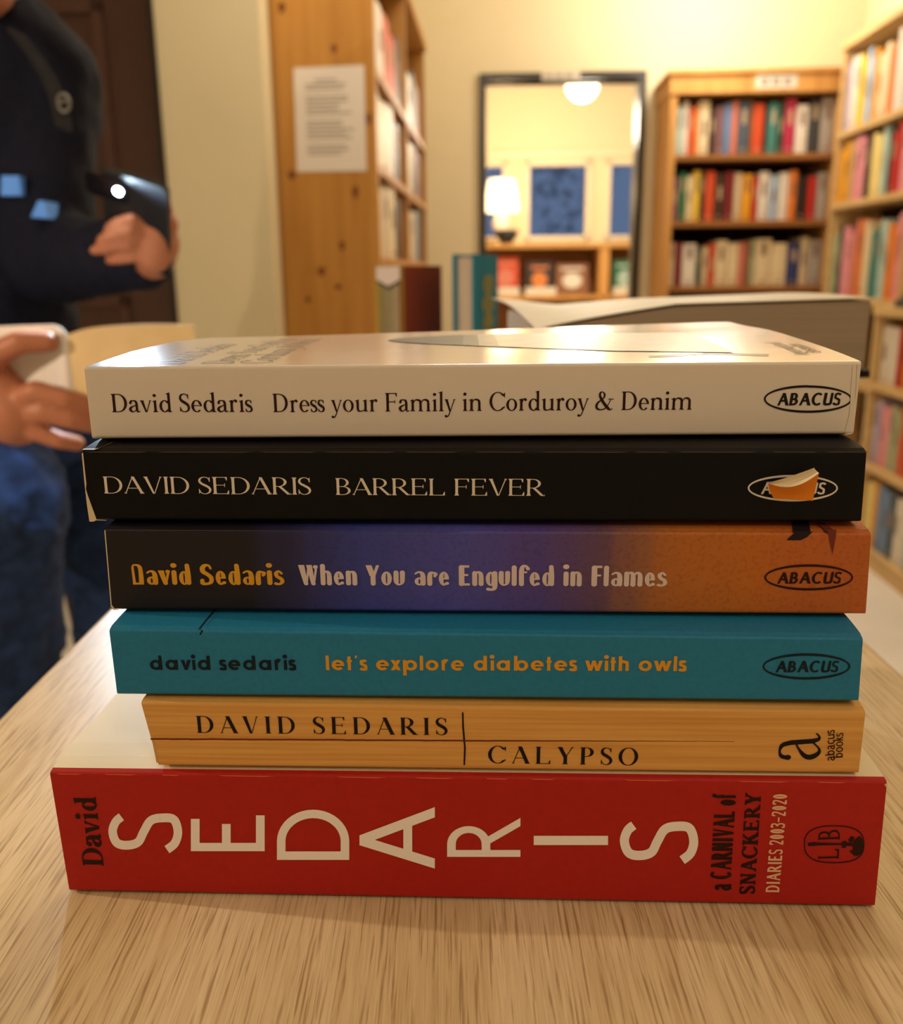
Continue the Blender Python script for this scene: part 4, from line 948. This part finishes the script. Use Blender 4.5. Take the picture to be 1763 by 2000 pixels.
SP = {}
SP['red'] = Spine('paperback_book', 'thick red book with giant white sideways letters, lowest of the stack on the table', .00195, .22065, math.radians(-2.45),
          (97, 1508), (136, 1742), (1732, 1526), (1707, 1776), .152, .0005, 0)
SP['orange'] = Spine('paperback_book', 'orange wood-grain printed book lying directly on the red book', .0119, .2221, math.radians(-2.37),
          (275, 1371), (310, 1496), (1690, 1389), (1676, 1511), .126, .0009, .0008)
SP['teal'] = Spine('paperback_book', 'teal blue book with yellow and black lower-case lettering in the stack', .0071, .2242, math.radians(-2.6),
          (213, 1229), (229, 1357), (1685, 1246), (1676, 1370), .126, .0016, .0006)
SP['night'] = Spine('paperback_book', 'book whose spine fades from black through blue to orange', .0078, .2338, math.radians(-2.54),
          (204, 1034), (217, 1191), (1701, 1041), (1690, 1200), .128, .0008, .0012)
SP['black'] = Spine('paperback_book', 'black book with torn pale corner and peeling orange sticker in the stack', .0042, .2365, math.radians(-2.58),
          (160, 880), (173, 1016), (1692, 881), (1681, 1019), .128, .0009, .0010)
SP['cream'] = Spine('paperback_book', 'glossy cream white book with black serif lettering lying on top of the stack', .00525, .2459, math.radians(-1.05),
          (164, 717), (180, 857), (1682, 706), (1666, 848), .128, 0, .0009)
for q in SP['red'].c[1::2]: q.z = TABLE + .0006
_order = list(SP.values())
for lo, hi in zip(_order, _order[1:]):                        # where two boards meet they share the gap left between the two spines
    g = []
    for u in (0, 1):
        p = hi.corner(u, 0); a, c = lo.c[0], lo.c[2]; t = (p - a).dot(lo.d) / (c - a).dot(lo.d)
        g.append(p.z - lo.corner(t, 1).z)
    print('gap', [round(x * 1000, 2) for x in g])
    lo.rt = [max(0, x) * .55 for x in g]; hi.rb = [max(0, x) * .45 - .00006 for x in g]
    hi.root.location.z = min(hi.c[1].z - hi.rb[0], hi.c[3].z - hi.rb[1])
SP['red'].root.location.z = TABLE
# --- red book, lowest
b = SP['red']
RED = mat('red_spine_card', lin(178, 32, 26), .55, .25, noise=.05, nscale=500)
b.text(BOLD, 'David', (203, 1691), (187, 1556), 37, BROWN_INK, track=.02)
for ch, bx in zip('SEDARIS', ((212, 1588, 356, 1666), (373, 1592, 517, 1662), (541, 1581, 682, 1679), (702, 1576, 849, 1696), (873, 1597, 1016, 1673), (1042, 1632, 1187, 1650), (1210, 1604, 1363, 1687))):
    b.boxed(GILL, ch, bx, WHITE_PRINT)
b.text(COND, 'a CARNIVAL of', (1425, 1739), (1437, 1550), 35, BROWN_INK, track=.05)
b.text(SLAB, 'SNACKERY', (1473, 1746), (1486, 1548), 26, BROWN_INK, track=.04)
b.text(COND2, 'DIARIES 2003-2020', (1521, 1742), (1537, 1551), 23.5, mat('pale_pink_print', lin(238, 190, 160), .6, .2), track=.05)
b.oval(1628.4, 1648.7, 59, 37, 2.2, 2.2, BROWN_INK, p=2.6)
b.text(Pen(.11, .07, .05, .03, .64), 'L', (1637, 1677), (1638, 1658), 34, BROWN_INK); b.text(Pen(.12, .07, .05, .03, .64), 'B', (1639, 1640), (1640, 1620), 36, BROWN_INK)
for pts in ([(1576, 1646), (1590, 1644), (1598, 1648), (1590, 1652), (1578, 1652)], [(1592, 1645), (1645, 1647), (1645, 1650), (1592, 1651)], [(1643, 1643), (1652, 1642), (1652, 1655), (1643, 1656)], [(1652, 1645), (1672, 1646), (1672, 1652), (1652, 1652)],
            [(1668, 1640), (1678, 1632), (1684, 1640), (1686, 1655), (1680, 1668), (1672, 1672), (1666, 1664), (1664, 1652)], [(1656, 1640), (1661, 1633), (1668, 1634), (1666, 1643), (1659, 1645)], [(1658, 1662), (1668, 1658), (1676, 1664), (1668, 1672)]):
    b.ink(pts, BROWN_INK)
CREAM_BOARD = mat('cream_front_board', lin(236, 222, 190), .5, .3)
PALE_RED = mat('worn_red_edge', lin(225, 95, 70), .7, .2)
rnd = random.Random(4)
x = 110
while x < 1720:
    w = rnd.uniform(30, 120); y0 = 1508 + (x - 97) * 18 / 1635
    b.ink([(x, y0 + 2.2), (x + w, y0 + 2.4 + w * .011), (x + w * .8, y0 + 4.6 + w * .011), (x + w * .1, y0 + 4.2)], PALE_RED, .00008); x += w + rnd.uniform(30, 140)
b.ink([(1726, 1531), (1732, 1530), (1732, 1541), (1729, 1536)], WORN)
b.finish(RED, PAGES_WHITE, CREAM_BOARD)
RED_BOOK = b

# --- orange wood-print book
b = SP['orange']
m = mat('orange_wood_print', lin(212, 150, 74), .5, .3, nscale=1., col2=lin(232, 178, 100), stretch=(14, 60, 900))
LINE = mat('dark_red_line_print', lin(110, 40, 20), .6, .2)
b.text(DIDOT, 'DAVID SEDARIS', (385, 1431), (874, 1435.5), 36, INK, track=.26)
b.text(DIDOT, 'CALYPSO', (953, 1490), (1245, 1494.5), 37, INK, track=.26)
b.ink([(902, 1391), (905, 1391), (906, 1420), (909.5, 1460), (908, 1494), (905, 1494), (906, 1460), (902.5, 1420)], INK)
for i in range(30):
    xa = 294 + i * 38; xb = xa + 38; f = max(.25, 1 - max(0, xa - 900) / 600)
    j = rnd.uniform(-.5, .5); b.ink([(xa, 1441.5 + (xa - 284) * .0055 + j), (xb, 1441.5 + (xb - 284) * .0055), (xb, 1441.5 + 2.6 * f + (xb - 284) * .0055), (xa, 1441.5 + 2.8 * f + (xa - 284) * .0055 + j)], LINE)
b.text(Pen(.105, .03, .06, .03, .66), 'a', (1601, 1482), (1601, 1431), 108, INK)
b.text(SMALL, 'abacus', (1629, 1485), (1629, 1425), 15.5, BROWN_INK, track=.02); b.text(SMALL, 'books', (1645, 1479), (1646, 1431), 15.5, BROWN_INK, track=.02)
b.ink([(297, 1446), (301, 1446), (309, 1488), (306, 1490)], mat('pale_crease', lin(214, 168, 100), .7, .2))
b.finish(m, PAPER); CALY = b

# --- teal book
b = SP['teal']
TEAL = mat('teal_cover_card', lin(30, 122, 168), .5, .3, noise=.08, nscale=700)
b.text(FUT, 'david sedaris', (294, 1308), (579, 1308.5), 29.5, mat('blue_black_print', lin(14, 28, 38), .6, .2), track=.09)
b.text(FUT, "let's explore diabetes with owls", (637, 1308.5), (1340, 1310.5), 31, mat('ochre_print', lin(222, 158, 42), .6, .2), track=.09)
abacus(b, 1574.2, 1301.5, 85.6, 25.5, 1514, 1637, 1313, 24, mat('blue_black_print'))
u0 = (395 - 213) / 1472
b.top_quad(u0 - .0012, u0 + .0012, .014, .005, INK)
b.ink([(389.5, 1239), (392.5, 1240), (397, 1231), (394, 1230)], INK)
b.finish(TEAL, PAPER); TEALB = b

# --- blue to orange book
b = SP['night']
stops = [(0, lin(24, 20, 28)), (.19, lin(26, 22, 34)), (.255, lin(46, 46, 98)), (.32, lin(58, 66, 152)), (.45, lin(80, 80, 172)), (.55, lin(86, 70, 148)), (.62, lin(104, 74, 104)), (.665, lin(150, 96, 72)), (.70, lin(180, 106, 48)), (.80, lin(192, 108, 34)), (.88, lin(190, 100, 42)), (1, lin(186, 98, 44))]
m = ramp_material('night_to_flame_print', stops, .5, .25)
b.text(FAT, 'David Sedaris', (260, 1141.5), (556, 1142), 41, GOLD_PRINT, track=.03)
b.text(FAT, 'When You are Engulfed in Flames', (584, 1142), (1302, 1145), 41, LILAC_PRINT, track=.03)
abacus(b, 1578.7, 1127.7, 86.6, 25.5, 1517, 1642, 1140, 24, BROWN_INK)
DARK = mat('dark_print', lin(32, 22, 30), .6, .2)
b.ink([(1535, 1055), (1563, 1055), (1575, 1049), (1587, 1038), (1553, 1038)], DARK); b.ink([(1615, 1034), (1633, 1034), (1631, 1052), (1625, 1083), (1619, 1056)], mat('plum_print', lin(112, 50, 40), .6, .2))
ua, ub = (1553 - 204) / 1497, (1586 - 204) / 1497
b.top_quad(ua, ub, .010, .012, DARK); b.top_quad((1615 - 204) / 1497, (1632 - 204) / 1497, .006, -.004, mat('plum_print'))
for pts in ([(204, 1036), (206, 1035), (218.2, 1180), (217, 1188)], [(216, 1183), (219, 1182), (224, 1189), (222, 1191.5)], [(221, 1189), (232, 1190), (232, 1191.4), (221, 1191.4)], ): b.ink(pts, WORN, .00006)
b.ink([(206, 1035), (900, 1038), (900, 1039.2), (206, 1036.2)], mat('rubbed_black_edge', lin(74, 70, 66), .7, .2), .00006)
b.finish(m, PAPER); NIGHT = b

# --- black book
b = SP['black']
b.text(FLARE, 'DAVID SEDARIS', (204, 963.5), (608, 966), 33.5, CREAM_INK, track=-.01)
b.text(FLARE, 'BARREL FEVER', (656, 966.5), (1064, 968.5), 33.5, CREAM_INK, track=-.01)
b.oval(1547.5, 953.3, 88, 26, 3.2, 4.2, CREAM_INK); b.text(HUM, 'ABACUS', (1485, 965), (1611, 965.5), 24, CREAM_INK, track=.02)
for pts in ([(166, 948), (172, 968), (180, 990), (188, 1012), (189, 1016), (182, 1019), (175, 1018.5), (170, 985)], [(160, 886), (162.5, 884), (169, 945), (167.5, 965)]): b.ink(pts, WORN, .0001)
b.ink([(186, 1014.5), (208, 1015.6), (208, 1016.6), (186, 1016)], WORN)
GREY = mat('rubbed_black_edge', lin(74, 70, 66), .7, .2)
x = 166
while x < 1680:
    w = rnd.uniform(60, 190); b.ink([(x, 882.2), (x + w, 882.4), (x + w * .9, 884.4), (x + w * .1, 884.0)], GREY, .00008); x += w + rnd.uniform(5, 40)
b.top_poly([(0, 0), (.018, 0), (.026, .005), (.03, .016), (0, .016)], mat('rubbed_grey_corner', lin(150, 140, 125), .5, .4))
b.finish(BLACK, PAPER)
# curled sticker
st = MB(); rows = []
TLs, TRs, BLs, BRs = b.px(1499, 946), b.px(1597, 925), b.px(1510, 973), b.px(1586, 977)
outer = []
for i in range(13):
    t = i / 12; row = []
    lo = BLs.lerp(BRs, t); off = .0004 + .0055 * (.45 + .55 * t); hi = on_plane(1500 + 99 * t, 944 + 11 * math.sin(math.pi * t) - 20 * t * t, b.o + b.n * off, b.n) - b.n * off
    mid_x = .5 * (hi + lo) + b.d * (.0011 * (t - .35))
    for k in range(7):
        q = k / 6; p = lo * (1 - q) ** 2 + mid_x * 2 * q * (1 - q) + hi * q * q
        row.append(p + b.n * (.0004 + .0055 * q ** 1.7 * (.45 + .55 * t)))
    rows.append(row)
st.grid(rows, 0); st.grid([[p + b.b * .00008 + Vector((0, 0, .00006)) for p in r] for r in rows], 1)
fl = []
for i in range(13):                                           # the part folded back shows the white underside
    t = i / 12; h = rows[i][-1]; tip = on_plane(1499 + 91 * t, 942.5 - 29 * t ** 1.2, b.o + b.n * (.0004 + .0052 * (.45 + .55 * t)), b.n)
    fl.append([h.lerp(tip, k / 4) - b.n * .0012 * math.sin(math.pi * k / 4) for k in range(5)])
st.grid(fl, 1)
st.build('sticker', [mat('orange_sticker', lin(238, 140, 40), .6, .2), mat('sticker_backing', lin(240, 222, 190), .7, .2)], b.root, smooth=True, fix=False)['label'] = 'peeling orange sticker with white underside'
BARREL = b

# --- cream book on top
b = SP['cream']
zl = on_plane(372, 660, b.o + b.b * .128, b.n).z - b.c[0].z; zr = on_plane(1419, 626, b.o + b.b * .128, b.n).z - b.c[2].z
def zt_white(u, w):
    f = min(1, max(0, w) / .128); back = zl + (zr - zl) * (.35 * u + .65 * u ** 1.5)
    g = back * f + .0012 * math.sin(math.pi * min(1, f * 1.3)) * u + .0016 * (1 - u) ** 6 * math.sin(math.pi * f)
    return g + .0005 * math.sin(9 * f + 2) * u ** 8 * f
b.zt = zt_white
b.text(SERIF, 'David Sedaris', (219.5, 805), (494, 804.5), 35.5, BROWN_INK, track=.02)
b.text(SERIF, 'Dress your Family in Corduroy & Denim', (534, 805), (1350, 800), 36, BROWN_INK, track=.02)
abacus(b, 1577.2, 779.5, 86, 27, 1517, 1641, 792, 24.5, INK)
WHITE = mat('glossy_cream_card', lin(226, 213, 204), .25, .5, coat=.9)
def cover_text(txt, u_base, w0, cap, pen, m, track=.02, flip=1):
    F, w = lay(pen, txt, track)
    for f in F: b.top_poly([(u_base - y * cap / .2024, w0 + x * cap) for x, y in f], m)
cover_text('David Sedaris', .118, .006, .0085, THIN, mat('grey_brown_print', lin(118, 100, 82), .5, .3))
cover_text('Dress Your Family in', .185, .006, .0085, THIN, mat('grey_brown_print'))
cover_text('Corduroy & Denim', .235, .006, .0085, THIN, mat('grey_brown_print'))
OLIVE = mat('olive_picture_print', lin(62, 58, 44), .4, .4, noise=.5, nscale=300); PALEB = mat('pale_blue_picture_print', lin(206, 200, 180), .4, .4, noise=.12, nscale=90)
el = lambda u0, w0, ru, rw, m, o: b.top_poly([(u0 + ru * math.cos(a), w0 + rw * math.sin(a)) for a in [2 * math.pi * k / 36 for k in range(36)]], m, o)
def patch(f0, f1, ua, ub, m, o, n=16):                        # strip of picture between two outlines across the cover
    for i in range(n):
        u, v = ua + (ub - ua) * i / n, ua + (ub - ua) * (i + 1) / n
        for k in range(5):
            g = lambda t, k: f0(t) + (f1(t) - f0(t)) * k / 5
            b.top_poly([(u, g(u, k)), (v, g(v, k)), (v, g(v, k + 1)), (u, g(u, k + 1))], m, o)
S = lambda a, c, t: max(0., min(1., (t - a) / (c - a)))
low = lambda t: .083 - .058 * S(.36, .70, t) ** .6 - .008 * S(.7, .86, t)
up_ = lambda t: .083 + .02 * S(.36, .46, t) ** .5
for ta, tb_, mm in ((.36, .49, OLIVE), (.49, .515, mat('olive_grey_print', lin(110, 102, 80), .4, .4, noise=.3, nscale=300)), (.515, .545, mat('pale_olive_print', lin(176, 166, 142), .4, .4, noise=.2, nscale=300))): patch(low, up_, ta, tb_, mm, .00015, 14)
patch(low, lambda t: .103 - .03 * S(.6, .9, t), .545, .86, PALEB, .00015, 20)
patch(lambda t: .013 + .002 * math.sin(t * 40), lambda t: .0145 + .002 * math.sin(t * 40), .74, .90, mat('grey_brown_print'), .0002)
TINY = Pen(.16, .09, .05, .03, .66)
cover_text('International', .955, .012, .004, TINY, mat('grey_brown_print')); cover_text('Bestseller', .978, .016, .004, TINY, mat('grey_brown_print'))
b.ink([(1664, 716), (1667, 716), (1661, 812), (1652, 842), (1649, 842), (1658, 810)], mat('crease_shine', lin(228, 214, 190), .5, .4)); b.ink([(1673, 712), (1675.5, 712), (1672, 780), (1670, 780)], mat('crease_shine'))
b.finish(WHITE, PAGES_WHITE, ns=30); CREAM = b
# ================================================================= the seated person on the left with a lit phone and an open book
SKIN = mat('skin', lin(166, 104, 76), .5, .35, noise=.06, nscale=30)
KNIT = mat('navy_knit', lin(20, 22, 38), .85, .15, noise=.25, nscale=120, bump=.5, bscale=260)
DENIM = mat('dark_blue_denim', lin(30, 48, 84), .85, .2, noise=.45, nscale=45, bump=.7, bscale=130)
def remesh(o, vox, smooth=6):
    r = o.modifiers.new('skin_over', 'REMESH'); r.mode = 'VOXEL'; r.voxel_size = vox; r.use_smooth_shade = True
    s = o.modifiers.new('smooth', 'SMOOTH'); s.iterations = smooth; s.factor = .5
pr = empty('person', at(-60, 1500, 1.25) * Vector((1, 1, 0)) if False else Vector((at(-60, 900, 1.25).x, 1.25, 0)), 'seated person in navy knit and jeans holding a lit phone and an open book', 'person')
bd = MB()
J = lambda x, y, Y: at(x, y, Y)
# head, neck
hc = J(-80, -112, 1.21); bd.ball(hc, (.075, .092, .105), 20, 14)
bd.ball(J(-46, -16, 1.155), (.036, .034, .028)); bd.ball(J(-66, -52, 1.16), (.055, .05, .05))
nose = J(-58, -102, 1.105); bd.capsule(J(-62, -142, 1.125), nose, .010, .014)
for sx in (-1, 1): bd.ball(hc + Vector((sx * .074, .01, -.01)), (.014, .026, .034)); bd.ball(hc + Vector((sx * .03, -.078, .012)), (.016, .012, .012))
bd.capsule(hc + Vector((.0, -.075, -.052)), hc + Vector((.032, -.068, -.052)), .009, .007); bd.capsule(hc + Vector((.0, -.075, -.052)), hc + Vector((-.03, -.068, -.052)), .009, .007)
bd.capsule(J(-20, 60, 1.25), J(-60, -36, 1.22), .060, .055)
# trunk
sh_l, sh_r = J(92, 160, 1.27), J(-225, 160, 1.24)
bd.capsule(J(-60, 260, 1.27), J(-70, 560, 1.29), .135, .125, 20, ((0, 1, 0), .75)); bd.capsule(sh_l, sh_r, .058, .058); bd.capsule(J(-70, 560, 1.29), J(-75, 760, 1.32), .13, .15, 20, ((0, 1, 0), .85))
bd.capsule(J(10, 90, 1.26), sh_l, .06, .055); bd.capsule(J(-40, 90, 1.26), sh_r, .06, .055)
# left arm (towards the phone), right arm (towards the open book)
el_l, wr_l = J(92, 505, 1.20), J(298, 500, 1.075)
bd.capsule(sh_l, el_l, .054, .043); bd.capsule(el_l, wr_l, .042, .026)
el_r, wr_r = J(-330, 640, 1.10), J(-70, 800, .92)
bd.capsule(sh_r, el_r, .054, .043); bd.capsule(el_r, wr_r, .042, .028, 16)
# legs, seated
hip_l, kn_l, an_l = J(10, 790, 1.33), J(188, 860, 1.30), J(250, 1370, 1.34)
hip_r, kn_r, an_r = J(-140, 800, 1.30), J(-12, 985, .985), J(-4, 1620, 1.08)
an_l.z = .10; an_r.z = .10
bd.capsule(hip_l, kn_l, .085, .062); bd.capsule(kn_l, an_l, .058, .038); bd.capsule(hip_r, kn_r, .085, .064); bd.capsule(kn_r, an_r, .060, .038)
for a in (an_l, an_r): bd.capsule(a + Vector((0, .02, -.05)), a + Vector((.04, -.16, -.06)), .042, .034)
# left hand behind the phone: palm at the right edge, fingers across its back
pl = J(300, 440, 1.015)
bd.capsule(wr_l, J(302, 472, 1.045), .026, .027); bd.capsule(J(308, 436, 1.030), J(296, 494, 1.036), .022, .022, 16)
def finger(pts, radii):
    for (a, b_), (r0, r1) in zip(zip(pts, pts[1:]), zip(radii, radii[1:])): bd.capsule(a, b_, r0, r1, 12)
LEDY = .985
FY = LEDY + .022
finger([J(298, 436, FY + .016), J(258, 428, FY - .004), J(228, 436, FY - .003), J(213, 446, FY + .002)], (.0078, .0068, .0064, .0058))
finger([J(298, 456, FY + .018), J(252, 452, FY - .004), J(216, 462, FY - .003), J(198, 469, FY + .002)], (.0080, .0070, .0066, .0060))
finger([J(296, 478, FY + .022), J(250, 476, FY + .002), J(208, 484, FY + .003), J(185, 489, FY + .008)], (.0078, .0068, .0064, .0058))
finger([J(296, 498, FY + .026), J(260, 502, FY + .010), J(234, 507, FY + .011), J(214, 509, FY + .016)], (.0070, .0062, .0058, .0052))
finger([J(310, 440, FY + .016), J(321, 410, FY), J(317, 388, FY - .006)], (.0105, .009, .0078))
# right hand on the open book: index along the top of the cover, the others below, thumb inside
bd.capsule(wr_r, J(-20, 800, .885), .028, .032, 16); bd.capsule(J(-30, 745, .885), J(30, 806, .88), .030, .032, 16)
finger([J(-20, 730, .875), J(-6, 690, .862), J(40, 668, .858), J(94, 668, .864)], (.0135, .0122, .0112, .0098))
finger([J(10, 790, .872), J(70, 764, .858), J(128, 780, .858), J(172, 792, .868)], (.0115, .0105, .0098, .0085))
finger([J(20, 812, .872), J(84, 804, .860), J(140, 820, .862), J(182, 830, .872)], (.0112, .0104, .0096, .0084))
finger([J(20, 830, .876), J(70, 844, .866), J(118, 860, .868), J(150, 866, .876)], (.0102, .0094, .0088, .0078))
finger([J(-30, 750, .895), J(10, 728, .915), J(40, 716, .92)], (.0135, .012, .010))
body = bd.build('body', SKIN, pr); remesh(body, .0032, 2)
# the finger steadying the left edge of the phone comes from the same hand's thumb side
th = MB(); 
# clothes
sw = MB()
sw.capsule(J(-60, 255, 1.27), J(-70, 560, 1.29), .150, .142, 20, ((0, 1, 0), .78)); sw.capsule(sh_l, sh_r, .068, .068); sw.capsule(J(-70, 560, 1.29), J(-72, 690, 1.31), .148, .158, 20, ((0, 1, 0), .85))
sw.capsule(J(12, 95, 1.26), sh_l, .072, .066); sw.capsule(J(-40, 95, 1.26), sh_r, .070, .066); sw.capsule(J(-6, 88, 1.25), J(-18, 52, 1.24), .074, .066)
sw.capsule(sh_l, el_l, .066, .056); sw.capsule(el_l, el_l.lerp(wr_l, .86), .056, .041); sw.capsule(sh_r, el_r, .066, .056); sw.capsule(el_r, el_r.lerp(wr_r, .80), .056, .042)
sweater = sw.build('sweater', KNIT, pr); remesh(sweater, .008, 4)
dp = sweater.modifiers.new('folds', 'DISPLACE'); tx = bpy.data.textures.new('folds', 'CLOUDS'); tx.noise_scale = .06; dp.texture = tx; dp.strength = .016; dp.mid_level = .5
jn = MB()
jn.capsule(hip_l, kn_l, .100, .078); jn.capsule(kn_l, kn_l.lerp(an_l, .95), .074, .058); jn.capsule(hip_r, kn_r, .100, .080); jn.capsule(kn_r, kn_r.lerp(an_r, .95), .075, .060); jn.capsule(J(-70, 720, 1.31), J(-72, 790, 1.32), .15, .16, 20, ((0, 1, 0), .9))
jn.capsule(J(-110, 850, 1.10), J(130, 835, 1.14), .052, .048)
jeans = jn.build('jeans', DENIM, pr); remesh(jeans, .008, 4)
dp = jeans.modifiers.new('folds', 'DISPLACE'); tx = bpy.data.textures.new('wrinkles', 'CLOUDS'); tx.noise_scale = .035; tx.noise_depth = 3; dp.texture = tx; dp.strength = .026; dp.mid_level = .5
sc = MB()
for a in (an_l, an_r): sc.capsule(a + Vector((0, .03, -.045)), a + Vector((.045, -.17, -.055)), .052, .043); 
for v in sc.v: v.z = max(v.z, .001)
shoes = sc.build('shoes', mat('dark_shoe_leather', lin(40, 34, 32), .5, .4, noise=.1), pr); remesh(shoes, .008, 3)
hr = MB(); hr.ball(hc + Vector((0, .02, .025)), (.088, .10, .10), 20, 14); hair = hr.build('hair', mat('dark_hair', lin(40, 28, 22), .6, .4, noise=.3, nscale=200), pr, smooth=True)
# strap with a metal buckle over the shoulder, two blue light patches on the front
m = MB(); n = 12; pts = [J(30 + 95 * t + 20 * math.sin(math.pi * t), 62 + 190 * t, 1.175 + .02 * t) for t in [k / n for k in range(n + 1)]]
m.grid([[p + Vector((-.011, 0, .003)), p + Vector((-.004, -.004, .004)), p + Vector((.011, 0, -.003)), p + Vector((.004, .003, -.003))] for p in pts], close=True)
stp = m.build('strap', mat('black_webbing', lin(34, 32, 36), .7, .2, noise=.2, nscale=200), pr)
m = MB(); c = J(127, 202, 1.185); m.tube([c + Vector((.007 * math.cos(a) , -.004, .010 * math.sin(a))) for a in [2 * math.pi * k / 16 for k in range(17)]], .002, 8, cap=False); m.capsule(c + Vector((-.007, -.004, 0)), c + Vector((.007, -.004, .003)), .002, .002)
m.build('buckle', mat('steel', lin(110, 108, 105), .45, .5, metal=.9), stp)['label'] = 'steel buckle'
LIGHT_PATCH = mat('pale_blue_light_patch', lin(95, 155, 255), .7, .2, noise=.06, nscale=60)  # blue glow on the sweater, put into the colour of these patches
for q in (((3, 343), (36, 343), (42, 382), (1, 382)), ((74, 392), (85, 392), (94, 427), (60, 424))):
    m = MB(); m.prism([J(x, y, 1.150 if q[0][0] < 50 else 1.128) for x, y in q], Vector((0, .045, 0))); m.build('patch', LIGHT_PATCH, sweater)['label'] = 'pale blue light patch'
# phone with its torch lit, camera side to us
led0 = J(232, 372, LEDY)
ph = empty('phone', J(245, 400, LEDY + .01), 'black phone held up in one hand with its white torch shining', 'phone')
c = None; ax = (J(328, 352, LEDY) - J(196, 312, LEDY)).normalized(); ay = ax.cross(Vector((0, 1, 0))).normalized(); ay = -ay if ay.z > 0 else ay; ay = (ay * .75 + Vector((0, .66, 0))); ay = (ay - ax * ay.dot(ax)).normalized(); az = ax.cross(ay).normalized(); az = az if az.y > 0 else -az
c = led0 + ax * .016 + ay * .040
def rr_poly(w, h, r, n=6):
    o = []
    for sx, sy, a0 in ((1, 1, 0), (-1, 1, 90), (-1, -1, 180), (1, -1, 270)):
        for k in range(n + 1): a = math.radians(a0 + 90 * k / n); o.append((sx * (w - r) + r * math.cos(a), sy * (h - r) + r * math.sin(a)))
    return o
pl3 = lambda x, y, z: c + ax * x + ay * y + az * z
m = MB(); m.prism([pl3(x, y, 0) for x, y in rr_poly(.034, .060, .009)], az * .008); m.build('case', mat('black_phone_back', lin(24, 26, 30), .35, .4, noise=.05), ph)
led = J(232, 372, LEDY); q = led - c; lx, ly = q.dot(ax), q.dot(ay)
m = MB(); m.prism([pl3(lx - .012 + x, ly + y, 0) for x, y in rr_poly(.022, .014, .008)], -az * .0012); m.build('camera_bump', mat('black_glass', lin(18, 18, 22), .12, .5), ph)
for dx in (-.022,): m = MB(); m.prism([pl3(lx + dx + .006 * math.cos(a), ly + .006 * math.sin(a), -.0012) for a in [2 * math.pi * k / 20 for k in range(20)]], -az * .0009); m.build('camera_lens', mat('black_glass'), ph)
TORCH = bpy.data.materials.new('lit_torch'); TORCH.use_nodes = True; g = TORCH.node_tree.nodes['Principled BSDF']; g.inputs['Emission Color'].default_value = (.80, .93, 1, 1); g.inputs['Emission Strength'].default_value = 220.
m = MB(); m.prism([pl3(lx + .0042 * math.cos(a), ly + .0042 * math.sin(a), -.0013) for a in [2 * math.pi * k / 20 for k in range(20)]], -az * .0008); m.build('torch', TORCH, ph)['label'] = 'lit white torch'
tl = lamp('torch_light', pl3(lx, ly, -.011), TORCH_POWER, (.62, .82, 1.), .004, 'SPOT', spot_size=math.radians(168), spot_blend=.35)
tl.rotation_euler = Vector((.30, -1, -.35)).to_track_quat('-Z', 'Y').to_euler()
# open book in the other hand, covers to us
ob = empty('open_book', J(120, 740, .87), 'open pale paperback held at the lap, its covers turned to us', 'book')
COVP = mat('white_book_cover', lin(224, 214, 208), .4, .4, noise=.04, nscale=40); COVT = mat('cream_book_cover', lin(226, 196, 150), .5, .3, noise=.05, nscale=40)
def panel(name, pts_top, pts_bot, mt, thick):
    m = MB(); t = [J(*p) for p in pts_top]; b_ = [J(*p) for p in pts_bot]; d = Vector((0, thick, 0)); n = 14
    T = _cr([tuple(p) for p in t], 5); B = _cr([tuple(p) for p in b_], 5); T = [Vector(p) for p in T]; B = [Vector(p) for p in B]
    m.grid([T, B]); m.grid([[p + d for p in T], [p + d for p in B]]); m.grid([T, [p + d for p in T]]); m.grid([B, [p + d for p in B]])
    for k in (0, -1): m.add([T[k], B[k], B[k] + d, T[k] + d], [(0, 1, 2, 3)])
    return m.build(name, mt, ob, smooth=False)
panel('spine', [(104, 634, .872), (118, 640, .868), (130, 652, .870)], [(118, 775, .872), (132, 780, .868), (146, 778, .870)], COVP, .0012)
panel('front_cover', [(131, 654, .870), (180, 640, .873), (280, 633, .882), (376, 634, .895)], [(147, 778, .870), (200, 780, .873), (290, 780, .882), (384, 780, .895)], COVT, .0012)
panel('page_block', [(133, 658, .8735), (180, 645, .876), (280, 637, .885), (374, 637, .898)], [(149, 776, .8735), (200, 778, .876), (290, 778, .885), (382, 778, .898)], PAGES_WHITE, .008)
panel('back_cover', [(-60, 640, .885), (30, 636, .880), (104, 634, .872)], [(-50, 780, .885), (40, 778, .880), (117, 775, .872)], COVP, .0012)
panel('page_block', [(-58, 643, .8885), (30, 639, .8835), (102, 637, .8755)], [(-48, 778, .8885), (40, 776, .8835), (115, 773, .8755)], PAGES_WHITE, .007)
# stool under the person
stl = empty('stool', Vector((J(-75, 900, 1.34).x, 1.34, 0)), 'dark wooden stool under the seated person', 'stool')
sz = J(-72, 790, 1.32).z - .178; cx, cy = stl.location.x, 1.36; STW = mat('dark_stool_wood', lin(70, 48, 36), .5, .3, noise=.15, nscale=20)
m = MB(); m.lathe((cx, cy, sz - .035), [(0, 0), (.17, 0), (.18, .012), (.18, .028), (.165, .035), (0, .035)]); m.build('seat', STW, stl, smooth=True)
for k in range(4):
    a = math.pi / 4 + k * math.pi / 2; m = MB(); m.tube([(cx + .12 * math.cos(a), cy + .12 * math.sin(a), sz - .03), (cx + .17 * math.cos(a), cy + .17 * math.sin(a), 0)], [.016, .013], 10); m.build('leg', STW, stl)
